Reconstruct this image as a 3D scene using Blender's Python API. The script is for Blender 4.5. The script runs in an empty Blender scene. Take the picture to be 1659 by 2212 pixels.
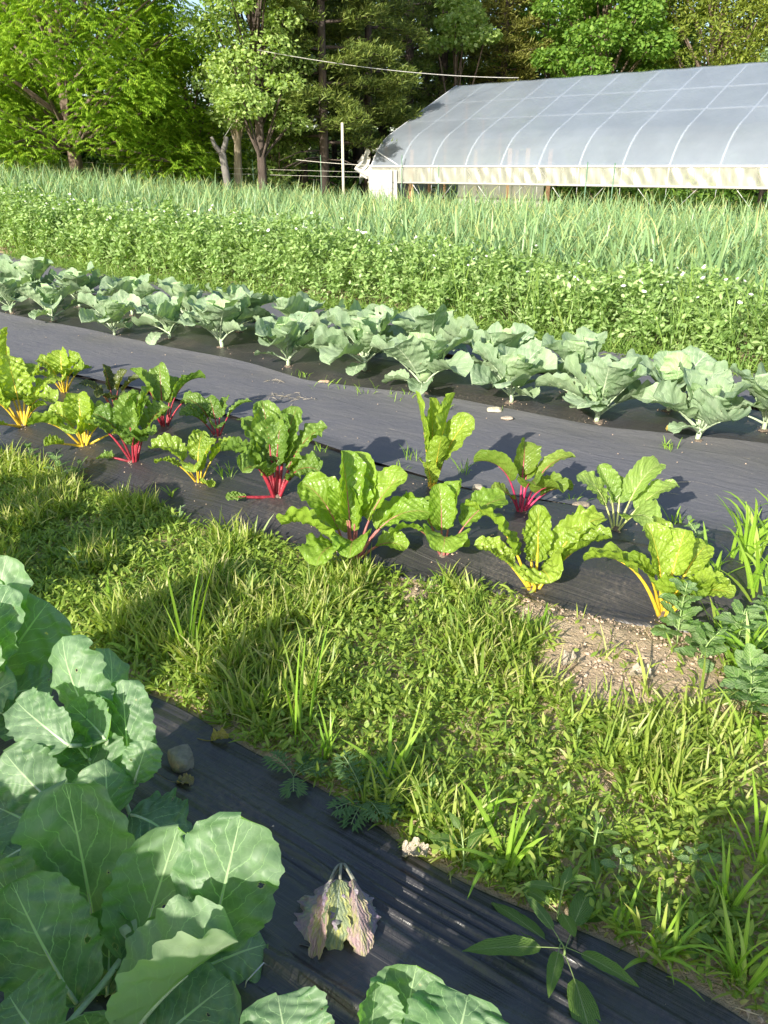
import bpy, math, random
import numpy as np
PI = math.pi
rad = math.radians
sc = bpy.context.scene
col = sc.collection
# ------------------------------------------------------------------ camera
PITCH = math.atan(745 / 1659)
CAMZ = 1.5
cd = bpy.data.cameras.new("camera")
cam = bpy.data.objects.new("camera", cd); col.objects.link(cam)
cam.location = (0, 0, CAMZ)
cam.rotation_euler = (PI / 2 - PITCH, 0, 0)
cd.sensor_fit = 'HORIZONTAL'; cd.sensor_width = 36; cd.lens = 36
cd.clip_start = 0.05; cd.clip_end = 2000
sc.camera = cam
# ------------------------------------------------------------------ light
SUN_EL = 24.5
SHD = 58            # bearing the shadows point to (degrees from +X)
sx, sy = -math.cos(rad(SHD)), -math.sin(rad(SHD))
w = bpy.data.worlds.new("World"); sc.world = w; w.use_nodes = True
nt = w.node_tree; nt.nodes.clear()
sky = nt.nodes.new('ShaderNodeTexSky'); sky.sky_type = 'NISHITA'; sky.sun_disc = False
sky.sun_elevation = rad(SUN_EL); sky.sun_rotation = math.atan2(sx, sy)
sky.dust_density = 1.5
bg = nt.nodes.new('ShaderNodeBackground'); bg.inputs[1].default_value = 0.13
wo = nt.nodes.new('ShaderNodeOutputWorld')
nt.links.new(sky.outputs[0], bg.inputs[0]); nt.links.new(bg.outputs[0], wo.inputs[0])
sl = bpy.data.lights.new("sun", 'SUN'); so = bpy.data.objects.new("sun", sl); col.objects.link(so)
sl.energy = 5.0; sl.angle = rad(0.6); sl.color = (1.0, 0.93, 0.80)
from mathutils import Vector
so.rotation_euler = Vector((sx * math.cos(rad(SUN_EL)), sy * math.cos(rad(SUN_EL)), math.sin(rad(SUN_EL)))).to_track_quat('Z', 'Y').to_euler()
sc.view_settings.view_transform = 'Standard'; sc.view_settings.look = 'None'
sc.view_settings.exposure = 0.90; sc.view_settings.gamma = 1.0
sc.cycles.max_bounces = 8; sc.cycles.transparent_max_bounces = 12
sc.cycles.use_denoising = True

# ------------------------------------------------------------------ geometry of the place
AZ = rad(56)
RS = np.array([-math.sin(AZ), math.cos(AZ)])   # along the rows, away to the left
RN = np.array([math.cos(AZ), math.sin(AZ)])    # across the rows, away
def xy(s, n): return s * RS[0] + n * RN[0], s * RS[1] + n * RN[1]
def sn(x, y): return x * RS[0] + y * RS[1], x * RN[0] + y * RN[1]
def smooth(x, a, b):
    t = np.clip((x - a) / (b - a), 0, 1); return t * t * (3 - 2 * t)
def terrain(x, y):
    x = np.asarray(x, float); y = np.asarray(y, float)
    return 0.075 * np.clip(-x - 1.5, 0, 14) * smooth(y, 11, 19)
def ray(px, py):       # photo coordinates on a 1659 wide sheet
    u = (px - 829.5) / 1659; v = (py - 1106) / 1659
    return u, math.cos(PITCH) - v * math.sin(PITCH), -(math.sin(PITCH) + v * math.cos(PITCH))
def gp(px, py, z=0.0):
    a, b, c = ray(px, py); t = (CAMZ - z) / -c
    return a * t, b * t
def p3(px, py, Y):
    a, b, c = ray(px, py); t = Y / b
    return np.array([a * t, Y, CAMZ + c * t])

# ------------------------------------------------------------------ mesh helpers
def mesh_obj(name, V, F, mat, parent=None, UV=None, rnd=None, smooth_=True, mats=None, midx=None):
    V = np.asarray(V, np.float32).reshape(-1, 3); F = np.asarray(F, np.int32)
    k = F.shape[1]
    me = bpy.data.meshes.new(name)
    me.vertices.add(len(V)); me.vertices.foreach_set('co', V.ravel())
    me.loops.add(F.size); me.loops.foreach_set('vertex_index', F.ravel())
    me.polygons.add(len(F))
    me.polygons.foreach_set('loop_start', np.arange(0, F.size, k, dtype=np.int32))
    me.polygons.foreach_set('loop_total', np.full(len(F), k, np.int32))
    me.polygons.foreach_set('use_smooth', np.full(len(F), smooth_, bool))
    for m in (mats or [mat]): me.materials.append(m)
    if midx is not None: me.polygons.foreach_set('material_index', np.asarray(midx, np.int32))
    if UV is not None:
        ul = me.uv_layers.new(name='UVMap')
        ul.data.foreach_set('uv', np.asarray(UV, np.float32).reshape(-1, 2)[F.ravel()].ravel())
    if rnd is not None:
        at = me.attributes.new('rnd', 'FLOAT', 'POINT'); at.data.foreach_set('value', np.asarray(rnd, np.float32))
    me.update(); me.validate()
    o = bpy.data.objects.new(name, me); col.objects.link(o)
    if parent is not None: o.parent = parent
    return o
def tag(o, label=None, cat=None, group=None, kind=None):
    if label: o['label'] = label
    if cat: o['category'] = cat
    if group: o['group'] = group
    if kind: o['kind'] = kind
    return o
def empty(name, loc, rz=0.0, label=None, cat=None, group=None):
    o = bpy.data.objects.new(name, None); col.objects.link(o)
    o.empty_display_size = 0.05
    o.location = loc; o.rotation_euler = (0, 0, rz)
    return tag(o, label, cat, group)
def copy_tree(o, parent=None):
    c = o.copy(); col.objects.link(c); c.parent = parent
    for ch in list(o.children): copy_tree(ch, c)
    return c
class MB:
    """collects pieces with quads"""
    def __init__(s): s.V = []; s.F = []; s.UV = []; s.R = []; s.n = 0
    def add(s, V, F, UV=None, R=None):
        V = np.asarray(V, float).reshape(-1, 3); s.V.append(V); s.F.append(np.asarray(F, int) + s.n)
        s.UV.append(np.zeros((len(V), 2)) if UV is None else np.asarray(UV, float).reshape(-1, 2))
        s.R.append(np.zeros(len(V)) if R is None else np.broadcast_to(np.asarray(R, float), (len(V),)))
        s.n += len(V)
    def build(s, name, mat, parent=None, smooth_=True):
        return mesh_obj(name, np.concatenate(s.V), np.concatenate(s.F), mat, parent, np.concatenate(s.UV), np.concatenate(s.R), smooth_)
def tube(pts, radii, k=8, cap=True):
    P = np.asarray(pts, float); n = len(P); R = np.broadcast_to(np.asarray(radii, float), (n,))
    T = np.gradient(P, axis=0); T /= np.linalg.norm(T, axis=1)[:, None] + 1e-9
    up = np.array([0, 0, 1.0]) if abs(T[:, 2]).mean() < 0.85 else np.array([1.0, 0, 0])
    A = np.cross(T, up); A /= np.linalg.norm(A, axis=1)[:, None] + 1e-9
    B = np.cross(T, A)
    th = np.arange(k) * 2 * PI / k
    V = P[:, None] + R[:, None, None] * (np.cos(th)[None, :, None] * A[:, None] + np.sin(th)[None, :, None] * B[:, None])
    i, j = np.meshgrid(np.arange(n - 1), np.arange(k), indexing='ij')
    F = np.stack([i * k + j, i * k + (j + 1) % k, (i + 1) * k + (j + 1) % k, (i + 1) * k + j], -1).reshape(-1, 4)
    V = V.reshape(-1, 3)
    UV = np.stack([np.tile(np.arange(k) / k, n), np.repeat(np.linspace(0, 1, n), k)], -1)
    if cap:   # close both ends with quads fanned round a centre vertex pair
        c0 = len(V); V = np.vstack([V, P[0], P[-1]]); UV = np.vstack([UV, [0, 0], [0, 1]])
        e = []
        for q in range(0, k, 2):
            e.append([c0, (q + 2) % k, q + 1, q]); b = (n - 1) * k
            e.append([c0 + 1, b + q, b + q + 1, b + (q + 2) % k])
        F = np.vstack([F, e])
    return V, F, UV
def box(c, d, rz=0.0):
    c = np.array(c, float); d = np.array(d, float) / 2
    V = np.array([[x, y, z] for x in (-1, 1) for y in (-1, 1) for z in (-1, 1)]) * d
    ca, sa = math.cos(rz), math.sin(rz)
    V = np.stack([V[:, 0] * ca - V[:, 1] * sa, V[:, 0] * sa + V[:, 1] * ca, V[:, 2]], -1) + c
    F = [[0, 1, 3, 2], [4, 6, 7, 5], [0, 4, 5, 1], [2, 3, 7, 6], [0, 2, 6, 4], [1, 5, 7, 3]]
    return V, np.array(F)
def strips(rg, P, az, el, L, W, bend, prof, twist=None, rnd=None, kink=1.0):
    """many narrow leaves at once; returns V,F,UV,R"""
    P = np.asarray(P, float); N = len(P); prof = np.asarray(prof, float); ns = len(prof) - 1
    az, el, L, W, bend = [np.broadcast_to(np.asarray(a, float), (N,)) for a in (az, el, L, W, bend)]
    tw = np.zeros(N) if twist is None else np.broadcast_to(twist, (N,))
    t = (np.arange(ns) + 0.5) / ns
    ang = el[:, None] - bend[:, None] * (t[None] ** kink)
    dr = np.cos(ang) * (L / ns)[:, None]; dz = np.sin(ang) * (L / ns)[:, None]
    r = np.concatenate([np.zeros((N, 1)), np.cumsum(dr, 1)], 1); z = np.concatenate([np.zeros((N, 1)), np.cumsum(dz, 1)], 1)
    ca, sa = np.cos(az)[:, None], np.sin(az)[:, None]
    C = np.stack([P[:, 0:1] + r * ca, P[:, 1:2] + r * sa, P[:, 2:3] + z], -1)
    a2 = np.concatenate([ang[:, :1], ang], 1)
    side = np.stack([-sa + 0 * r, ca + 0 * r, 0 * r], -1)
    nor = np.stack([-np.sin(a2) * ca, -np.sin(a2) * sa, np.cos(a2)], -1)
    sd = side * np.cos(tw)[:, None, None] + nor * np.sin(tw)[:, None, None]
    hw = 0.5 * W[:, None] * prof[None]
    V = np.stack([C - sd * hw[..., None], C + sd * hw[..., None]], 2).reshape(-1, 3)
    m = (ns + 1) * 2
    base = np.arange(N)[:, None] * m + (np.arange(ns) * 2)[None]
    F = np.stack([base, base + 1, base + 3, base + 2], -1).reshape(-1, 4)
    tv = np.linspace(0, 1, ns + 1)
    UV = np.tile(np.stack([np.stack([0 * tv, tv], -1), np.stack([0 * tv + 1, tv], -1)], 1).reshape(-1, 2), (N, 1))
    rr = rg.random(N) if rnd is None else rnd
    return V, F, UV, np.repeat(rr, m)

# ------------------------------------------------------------------ material helpers
def newmat(name):
    m = bpy.data.materials.new(name); m.use_nodes = True
    n = m.node_tree; n.nodes.clear()
    out = n.nodes.new('ShaderNodeOutputMaterial')
    return m, n, out
class N:
    def __init__(s, tree): s.t = tree
    def node(s, typ, **kw):
        n = s.t.nodes.new(typ)
        for k, v in kw.items(): setattr(n, k, v)
        return n
    def link(s, a, b): s.t.links.new(a, b)
    def setin(s, sock, v):
        if hasattr(v, 'is_output'): s.link(v, sock)
        elif v is not None: sock.default_value = v
    def math(s, op, a, b=None, c=None):
        n = s.node('ShaderNodeMath', operation=op)
        s.setin(n.inputs[0], a)
        if b is not None: s.setin(n.inputs[1], b)
        if c is not None: s.setin(n.inputs[2], c)
        return n.outputs[0]
    def mix(s, f, a, b, blend='MIX'):
        n = s.node('ShaderNodeMix', data_type='RGBA', blend_type=blend)
        s.setin(n.inputs[0], f); s.setin(n.inputs[6], a if hasattr(a, 'is_output') else (*a, 1)); s.setin(n.inputs[7], b if hasattr(b, 'is_output') else (*b, 1))
        return n.outputs[2]
    def ramp(s, f, a, b):
        n = s.node('ShaderNodeMapRange', interpolation_type='SMOOTHSTEP')
        s.setin(n.inputs[0], f); n.inputs[1].default_value = a; n.inputs[2].default_value = b
        return n.outputs[0]
    def noise(s, vec, scale, detail=3, rough=0.6, dist=0.0):
        n = s.node('ShaderNodeTexNoise'); s.setin(n.inputs['Vector'], vec)
        n.inputs['Scale'].default_value = scale; n.inputs['Detail'].default_value = detail
        n.inputs['Roughness'].default_value = rough; n.inputs['Distortion'].default_value = dist
        return n.outputs[0]
    def vec(s, v, scale=(1, 1, 1), rot=(0, 0, 0)):
        n = s.node('ShaderNodeMapping'); s.setin(n.inputs[0], v)
        n.inputs[3].default_value = scale; n.inputs[2].default_value = rot
        return n.outputs[0]
    def bump(s, h, strength=0.3, dist=0.01):
        n = s.node('ShaderNodeBump'); n.inputs['Strength'].default_value = strength; n.inputs['Distance'].default_value = dist
        s.setin(n.inputs['Height'], h); return n.outputs[0]
def leaf_shader(h, out, colr, trans_col, trans, rough, bump=None, spec=0.4, hole=None):
    p = h.node('ShaderNodeBsdfPrincipled'); h.setin(p.inputs['Base Color'], colr if hasattr(colr, 'is_output') else (*colr, 1))
    h.setin(p.inputs['Roughness'], rough)
    p.inputs['Specular IOR Level'].default_value = spec
    t = h.node('ShaderNodeBsdfTranslucent'); h.setin(t.inputs[0], trans_col)
    if bump is not None: h.link(bump, p.inputs['Normal']); h.link(bump, t.inputs['Normal'])
    mx = h.node('ShaderNodeMixShader'); h.setin(mx.inputs[0], trans)
    h.link(p.outputs[0], mx.inputs[1]); h.link(t.outputs[0], mx.inputs[2])
    if hole is None: h.link(mx.outputs[0], out.inputs[0]); return
    tp_ = h.node('ShaderNodeBsdfTransparent'); m2 = h.node('ShaderNodeMixShader'); h.link(hole, m2.inputs[0]); h.link(mx.outputs[0], m2.inputs[1]); h.link(tp_.outputs[0], m2.inputs[2]); h.link(m2.outputs[0], out.inputs[0])
def rnd_sock(h):
    a = h.node('ShaderNodeAttribute', attribute_name='rnd'); o = h.node('ShaderNodeObjectInfo')
    return h.math('FRACT', h.math('ADD', a.outputs['Fac'], o.outputs['Random']))
def m_blade(name, c1, c2, c3, tip=None, trans=0.35, rough=0.5, boost=(1.5, 1.6, 0.7), spec=0.4):
    """small leaves: colour varies per leaf, pale tips if asked"""
    m, t, out = newmat(name); h = N(t); r = rnd_sock(h)
    g = h.node('ShaderNodeNewGeometry')
    c = h.mix(h.ramp(r, 0.0, 0.7), c1, c2); c = h.mix(h.ramp(r, 0.75, 1.0), c, c3)
    no = h.noise(g.outputs['Position'], 1.7, 2)
    c = h.mix(h.ramp(no, 0.35, 0.7), c, h.mix(0.55, c, c2, 'MIX'))
    uv = h.node('ShaderNodeUVMap'); sp = h.node('ShaderNodeSeparateXYZ'); h.link(uv.outputs[0], sp.inputs[0])
    a = h.math('ABSOLUTE', h.math('SUBTRACT', sp.outputs[0], 0.5))
    c = h.mix(h.math('MULTIPLY', h.math('LESS_THAN', a, 0.06), 0.35), c, tuple(min(1, x * 1.8) for x in c2))
    if tip: c = h.mix(h.math('MULTIPLY', h.ramp(sp.outputs[1], 0.75, 1.0), h.ramp(r, 0.3, 0.8)), c, tip)
    tc = h.mix(1.0, c, boost, 'MULTIPLY')
    leaf_shader(h, out, c, tc, trans, rough, spec=spec)
    return m
def m_broad(name, c1, c2, vein, mid, nv=9.0, slope=0.38, trans=0.3, rough=0.45, midw=0.05, veinw=0.09, back=None, blotch=None, bumps=0.5, boost=(1.3, 1.5, 0.5), spec=0.4, bloom=None, holes=False):
    m, t, out = newmat(name); h = N(t); r = rnd_sock(h)
    uv = h.node('ShaderNodeUVMap'); sp = h.node('ShaderNodeSeparateXYZ'); h.link(uv.outputs[0], sp.inputs[0])
    tc = h.node('ShaderNodeTexCoord')
    a = h.math('ABSOLUTE', h.math('SUBTRACT', h.math('MULTIPLY', sp.outputs[0], 2.0), 1.0))
    uvs = h.vec(uv.outputs[0], (3.0, 4.0, 1.0))
    no = h.noise(uvs, 1.6, 3)
    ph = h.math('ADD', h.math('MULTIPLY', h.math('SUBTRACT', sp.outputs[1], h.math('MULTIPLY', a, slope)), nv), h.math('MULTIPLY', h.math('SUBTRACT', no, 0.5), 0.9))
    d = h.math('PINGPONG', ph, 0.5)
    vw = h.math('MULTIPLY', h.math('SUBTRACT', 1.15, a), veinw)
    vm = h.math('SUBTRACT', 1.0, h.ramp(h.math('DIVIDE', d, vw), 0.5, 1.6))
    vo = h.node('ShaderNodeTexVoronoi', feature='DISTANCE_TO_EDGE'); h.link(h.vec(uv.outputs[0], (9, 13, 1)), vo.inputs['Vector']); vo.inputs['Scale'].default_value = 1.0; dn_ = h.node('ShaderNodeVectorMath', operation='ADD'); h.link(h.vec(uv.outputs[0], (9, 13, 1)), dn_.inputs[0]); nn_ = h.node('ShaderNodeTexNoise'); nn_.inputs['Scale'].default_value = 9; h.link(uv.outputs[0], nn_.inputs['Vector']); h.link(nn_.outputs['Color'], dn_.inputs[1]); h.link(dn_.outputs[0], vo.inputs['Vector'])
    ret = h.math('SUBTRACT', 1.0, h.ramp(vo.outputs['Distance'], 0.0, 0.07))
    vm2 = h.math('MAXIMUM', vm, h.math('MULTIPLY', ret, 0.22))
    mw = h.math('MULTIPLY', h.math('SUBTRACT', 1.2, sp.outputs[1]), midw)
    mm = h.math('SUBTRACT', 1.0, h.ramp(h.math('DIVIDE', a, mw), 0.6, 1.3))
    n2 = h.noise(tc.outputs['Object'], 14.0, 4)
    c = h.mix(h.ramp(r, 0, 1), c1, c2)
    c = h.mix(h.ramp(n2, 0.35, 0.75), c, h.mix(0.6, c, c2))
    if bloom: c = h.mix(h.math('MULTIPLY', h.ramp(n2, 0.4, 0.65), 0.5), c, bloom)
    if blotch: c = h.mix(h.ramp(h.noise(uv.outputs[0], 3.0, 3), 0.42, 0.62), c, blotch)
    c = h.mix(h.math('MULTIPLY', vm2, 0.85), c, vein)
    c = h.mix(mm, c, mid)
    if back:
        g = h.node('ShaderNodeNewGeometry'); c = h.mix(h.math('MULTIPLY', g.outputs['Backfacing'], 0.7), c, back)
    hole = None
    if holes:
        of = h.node('ShaderNodeVectorMath', operation='ADD'); h.link(h.vec(uv.outputs[0], (6, 9, 1)), of.inputs[0]); h.link(h.math('MULTIPLY', r, 37.0), of.inputs[1])
        dist_ = h.node('ShaderNodeVectorMath', operation='ADD'); h.link(of.outputs[0], dist_.inputs[0]); h.link(h.math('MULTIPLY', h.noise(uvs, 12.0, 3), .35), dist_.inputs[1])
        hv = h.node('ShaderNodeTexVoronoi'); h.link(dist_.outputs[0], hv.inputs['Vector']); hv.inputs['Scale'].default_value = 1.0
        hs_ = h.node('ShaderNodeSeparateXYZ'); h.link(hv.outputs['Color'], hs_.inputs[0])
        siz = h.math('MULTIPLY', h.math('GREATER_THAN', hs_.outputs[0], .90), h.math('MULTIPLY', hs_.outputs[1], .26))
        hole = h.math('LESS_THAN', hv.outputs['Distance'], siz)
        edge_ = h.math('MULTIPLY', h.math('LESS_THAN', hv.outputs['Distance'], h.math('ADD', siz, .05)), h.math('GREATER_THAN', hs_.outputs[0], .90))
        c = h.mix(h.math('MULTIPLY', edge_, .7), c, (.42, .40, .22))
        yel = h.ramp(h.noise(h.vec(uv.outputs[0], (2, 2, 1)), 2.2, 4), .60, .75); c = h.mix(h.math('MULTIPLY', yel, .25), c, (.42, .46, .20))
    hh = h.math('SUBTRACT', h.math('MULTIPLY', d, 1.2), h.math('MULTIPLY', ret, 0.35))
    hh = h.math('ADD', hh, h.math('MULTIPLY', n2, 0.7))
    b = h.bump(hh, bumps, 0.006)
    leaf_shader(h, out, c, h.mix(1.0, c, boost, 'MULTIPLY'), trans, rough, b, spec, hole)
    return m
def m_plain(name, c, rough=0.6, metal=0.0, var=0.15, scale=8.0, bump=0.0, c2=None, coord='Object', stretch=(1, 1, 1), spec=0.5, bscale=3.0):
    m, t, out = newmat(name); h = N(t); tc = h.node('ShaderNodeTexCoord')
    v = h.vec(tc.outputs[coord], stretch)
    n = h.noise(v, scale, 5)
    cc = h.mix(h.ramp(n, 0.3, 0.7), tuple(x * (1 - var) for x in c), c2 or tuple(min(1, x * (1 + var)) for x in c))
    p = h.node('ShaderNodeBsdfPrincipled'); h.link(cc, p.inputs['Base Color']); p.inputs['Roughness'].default_value = rough; p.inputs['Metallic'].default_value = metal
    p.inputs['Specular IOR Level'].default_value = spec
    if bump: h.link(h.bump(h.noise(v, scale * bscale, 5), bump, 0.02), p.inputs['Normal'])
    h.link(p.outputs[0], out.inputs[0]); return m

# ------------------------------------------------------------------ ground
m, t, out = newmat("soil"); h = N(t); tc = h.node('ShaderNodeTexCoord'); ob = tc.outputs['Object']
n1 = h.noise(ob, 0.9, 4); n2 = h.noise(ob, 14, 6, 0.7); n3 = h.noise(ob, 90, 4, 0.7)
c = h.mix(h.ramp(n2, 0.3, 0.7), (0.34, 0.25, 0.16), (0.56, 0.44, 0.30)); c = h.mix(h.math('MULTIPLY', h.ramp(n1, 0.3, 0.6), .6), c, (0.54, 0.43, 0.29))
c = h.mix(h.ramp(n3, 0.62, 0.72), c, (0.50, 0.42, 0.33))
sp = h.node('ShaderNodeSeparateXYZ'); h.link(ob, sp.inputs[0])
far = h.ramp(sp.outputs[1], 16, 24)
c = h.mix(far, c, (0.05, 0.075, 0.022))
p = h.node('ShaderNodeBsdfPrincipled'); h.link(c, p.inputs['Base Color']); p.inputs['Roughness'].default_value = 0.95; p.inputs['Specular IOR Level'].default_value = 0.1
h.link(h.bump(h.math('ADD', h.math('MULTIPLY', n2, 1.0), h.math('MULTIPLY', n3, 0.35)), 0.9, 0.03), p.inputs['Normal']); h.link(p.outputs[0], out.inputs[0])
M_SOIL = m
def fnoise(x, y, f, seed):
    r = np.random.default_rng(seed); o = 0
    for k in range(7):
        a = r.random() * 6.28; ff = f * (0.6 + 1.6 * r.random())
        o = o + np.sin(x * math.cos(a) * ff + y * math.sin(a) * ff + r.random() * 6.28)
    return o / 7
PATCH = [(gp(1330, 1400), 0.30), (gp(1420, 1450), 0.24), (gp(1200, 1335), 0.17), (gp(1290, 1480), 0.16), (gp(1500, 1410), 0.14), (gp(900, 1290), 0.07)]
def patchf(x, y):
    f = 0
    for (px_, py_), r_ in PATCH: f = np.maximum(f, 1 - smooth(np.hypot(x - px_, y - py_) + 0.05 * fnoise(x, y, 25, 5), r_ * 0.62, r_ * 1.1))
    return f
def gz(x, y):
    s_, n_ = sn(x, y)
    return terrain(x, y) + 0.006 * fnoise(x, y, 9, 3) * (np.hypot(x, y) < 8) + 0.03 * patchf(x, y) * smooth(2.45 - n_, 0.0, 0.12)
gx = np.concatenate([np.linspace(-300, -30, 20), np.linspace(-28, -6, 30), np.linspace(-5.8, 4, 330), np.linspace(4.3, 20, 30), np.linspace(24, 300, 20)])
gy = np.concatenate([np.linspace(-60, -1, 12), np.linspace(-0.5, 6, 260), np.linspace(6.2, 22, 60), np.linspace(24, 60, 24), np.linspace(75, 600, 16)])
def grid_faces(a, b):
    i, j = np.meshgrid(np.arange(a - 1), np.arange(b - 1), indexing='ij')
    return np.stack([i * b + j, (i + 1) * b + j, (i + 1) * b + j + 1, i * b + j + 1], -1).reshape(-1, 4)
GX, GY = np.meshgrid(gx, gy, indexing='ij'); GZ = gz(GX, GY) - 0.004
tag(mesh_obj('ground', np.stack([GX, GY, GZ], -1), grid_faces(len(gx), len(gy)), M_SOIL), kind='structure')

# ------------------------------------------------------------------ film and fabric
def m_film():
    m, t, out = newmat("black_film"); h = N(t)
    uv = h.node('ShaderNodeUVMap').outputs[0]
    long_ = h.noise(h.vec(uv, (1.2, 60, 1)), 1.0, 4, 0.6, 0.4)
    crin = h.noise(h.vec(uv, (26, 9, 1)), 1.0, 4, 0.65, 1.2)
    big = h.noise(uv, 1.6, 4); fine = h.noise(uv, 60, 3, 0.7)
    dust_sheen = h.math('MULTIPLY', h.ramp(big, 0.42, 0.75), h.ramp(fine, 0.35, 0.8))  # dust patches, enlarged so their colour also paints the film's grey sheen
    streak = h.ramp(h.noise(h.vec(uv, (4, 60, 1)), 1.0, 5, 0.7), 0.60, 0.8)
    dd = h.math('MINIMUM', 1.0, h.math('ADD', .05, h.math('ADD', h.math('MULTIPLY', dust_sheen, 0.75), h.math('MULTIPLY', streak, 0.3))))
    spot = h.math('MULTIPLY', h.ramp(h.noise(uv, 130, 2), 0.72, 0.78), 0.7)
    c = h.mix(dd, (0.026, 0.026, 0.030), (0.17, 0.14, 0.11)); c = h.mix(spot, c, (0.35, 0.29, 0.22))
    p = h.node('ShaderNodeBsdfPrincipled'); h.link(c, p.inputs['Base Color'])
    h.link(h.math('ADD', 0.36, h.math('MULTIPLY', dd, 0.6)), p.inputs['Roughness'])
    p.inputs['Specular IOR Level'].default_value = 0.8
    h.link(h.bump(h.math('ADD', h.math('MULTIPLY', long_, 0.55), h.math('MULTIPLY', crin, 0.45)), 0.6, 0.018), p.inputs['Normal'])
    h.link(p.outputs[0], out.inputs[0]); return m
M_FILM = m_film()
def m_fabric():
    m, t, out = newmat("woven_fabric"); h = N(t)
    uv = h.node('ShaderNodeUVMap').outputs[0]
    f1 = h.noise(uv, 400, 3, 0.8); f2 = h.noise(uv, 3.0, 5, 0.6); f3 = h.noise(uv, 45, 4, 0.7)
    c = h.mix(h.ramp(f1, 0.3, 0.7), (0.085, 0.087, 0.10), (0.165, 0.165, 0.185))
    c = h.mix(h.math('MULTIPLY', h.ramp(f2, 0.35, 0.7), 0.35), c, (0.17, 0.165, 0.16))
    c = h.mix(h.math('MULTIPLY', h.ramp(f3, 0.45, 0.75), 0.25), c, (0.20, 0.195, 0.19))
    deb = h.math('MULTIPLY', h.ramp(h.noise(h.vec(uv, (10, 36, 1)), 1.0, 6, 0.8, 1.5), 0.60, 0.68), h.ramp(h.noise(h.vec(uv, (.6, 2.2, 1)), 1.1, 3), 0.42, 0.56))
    c = h.mix(h.math('MULTIPLY', deb, 0.8), c, (0.42, 0.36, 0.28))
    p = h.node('ShaderNodeBsdfPrincipled'); h.link(c, p.inputs['Base Color']); p.inputs['Roughness'].default_value = 0.8; p.inputs['Specular IOR Level'].default_value = 0.25
    h.link(h.bump(h.math('ADD', h.math('MULTIPLY', f1, 0.3), h.math('MULTIPLY', h.noise(h.vec(uv, (2.5, 7, 1)), 1.5, 4, .6, 1.0), 3.0)), 0.28, 0.012), p.inputs['Normal'])
    h.link(p.outputs[0], out.inputs[0]); return m
M_FAB = m_fabric()
def crown(n, n0, n1, hgt):       # bed cross-section
    return hgt * smooth(n, n0 + 0.02, n0 + 0.28) * (1 - smooth(n, n1 - 0.28, n1 - 0.02))
BEDS = {'front': (-0.35, 1.19, 0.05), 'chard': (2.22, 3.34, 0.07), 'cab': (4.52, 5.75, 0.035)}
def edge_lo(key, s):
    if key == 'chard': return np.interp(s, [0.1, .56, 1.02, 1.4, 1.8, 2.5, 4.2, 12], [2.56, 2.47, 2.37, 2.30, 2.21, 2.17, 2.18, 2.2]) + 0.02 * np.sin(s * 7)
    if key == 'cab': return np.interp(s, [-3, .5, 1.4, 2.4, 3.7, 4.3, 5.9, 8.3, 14], [4.7, 4.70, 4.51, 4.51, 4.37, 4.50, 4.62, 4.76, 4.9])
    return -0.35 + 0 * s
def edge_hi(key, s):
    if key == 'chard': return np.interp(s, [0, .4, .8, 1.6, 2.2, 2.7, 4.3, 12], [3.5, 3.47, 3.42, 3.27, 3.31, 3.4, 3.6, 3.7])
    if key == 'cab': return np.interp(s, [-3, .5, 3, 6, 12], [5.5, 5.55, 5.75, 6.1, 6.4])
    return np.interp(s, [-1, 0, .5, .7, 1.2, 1.7, 3, 6], [1.16, 1.18, 1.16, 1.15, 1.21, 1.20, 1.17, 1.2]) + 0.012 * np.sin(s * 9)
def bedz(key, s, n):
    a, b = edge_lo(key, s), edge_hi(key, s); H_ = BEDS[key][2]
    t = (n - a) / (b - a)
    z = H_ * smooth(t, 0.02, 0.24) * (1 - smooth(t, 0.76, 0.98))
    return z
rgf = np.random.default_rng(12)
def film(name, key, s0, s1, ds, dn, nr, amp, label, extra=None):
    S = np.arange(s0, s1, ds); T = np.linspace(0, 1, int(1.2 / dn))
    SS, TT = np.meshgrid(S, T, indexing='ij')
    a, b = edge_lo(key, SS), edge_hi(key, SS)
    NN = a + (b - a) * TT
    X, Y = xy(SS, NN)
    Z = bedz(key, SS, NN) + terrain(X, Y) + 0.010
    for k in range(nr):       # tension folds running along the bed
        nc = rgf.choice([rgf.uniform(0.02, 0.98), rgf.uniform(0.72, 0.97)]); sc_ = rgf.uniform(s0, s1); ln = rgf.uniform(0.25, 1.3); wd = rgf.uniform(0.004, 0.013)
        A_ = amp * rgf.uniform(0.3, 1.0)
        d = TT - nc - rgf.uniform(-0.04, 0.04) * (SS - sc_)
        Z = Z + A_ * np.exp(-(d / wd) ** 2) * np.exp(-((SS - sc_) / ln) ** 2)
    if extra is not None: Z = Z + extra(SS, NN)
    Z = Z + 0.003 * fnoise(SS, NN * 3, 8, 4)
    Z[:, 0] -= 0.012; Z[:, -1] -= 0.012
    o = mesh_obj(name, np.stack([X, Y, Z], -1), grid_faces(len(S), len(T)), M_FILM, UV=np.stack([SS, NN], -1))
    return tag(o, label, 'plastic mulch')
def front_extra(S, Nn):
    z = 0.020 * np.exp(-((Nn - 0.735 + 0.10 * (S - 0.7)) / 0.018) ** 2) * (1 - smooth(S, 0.80, 0.84))
    z = z + 0.012 * np.exp(-((Nn - 0.66 + 0.10 * (S - 0.7)) / 0.02) ** 2) * (1 - smooth(S, 0.80, 0.9))
    for nc, s0_, A in ((0.965, 0.55, .018), (1.00, 0.5, .016), (1.035, 0.45, .017), (1.07, 0.55, .014), (1.10, 0.4, .014), (0.93, .95, .012), (.97, 1.1, .014), (1.02, 1.2, .012)):
        z = z + A * np.exp(-((Nn - nc - 0.03 * (S - s0_)) / 0.009) ** 2) * np.exp(-((S - s0_) / 0.35) ** 2)
    return z
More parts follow.
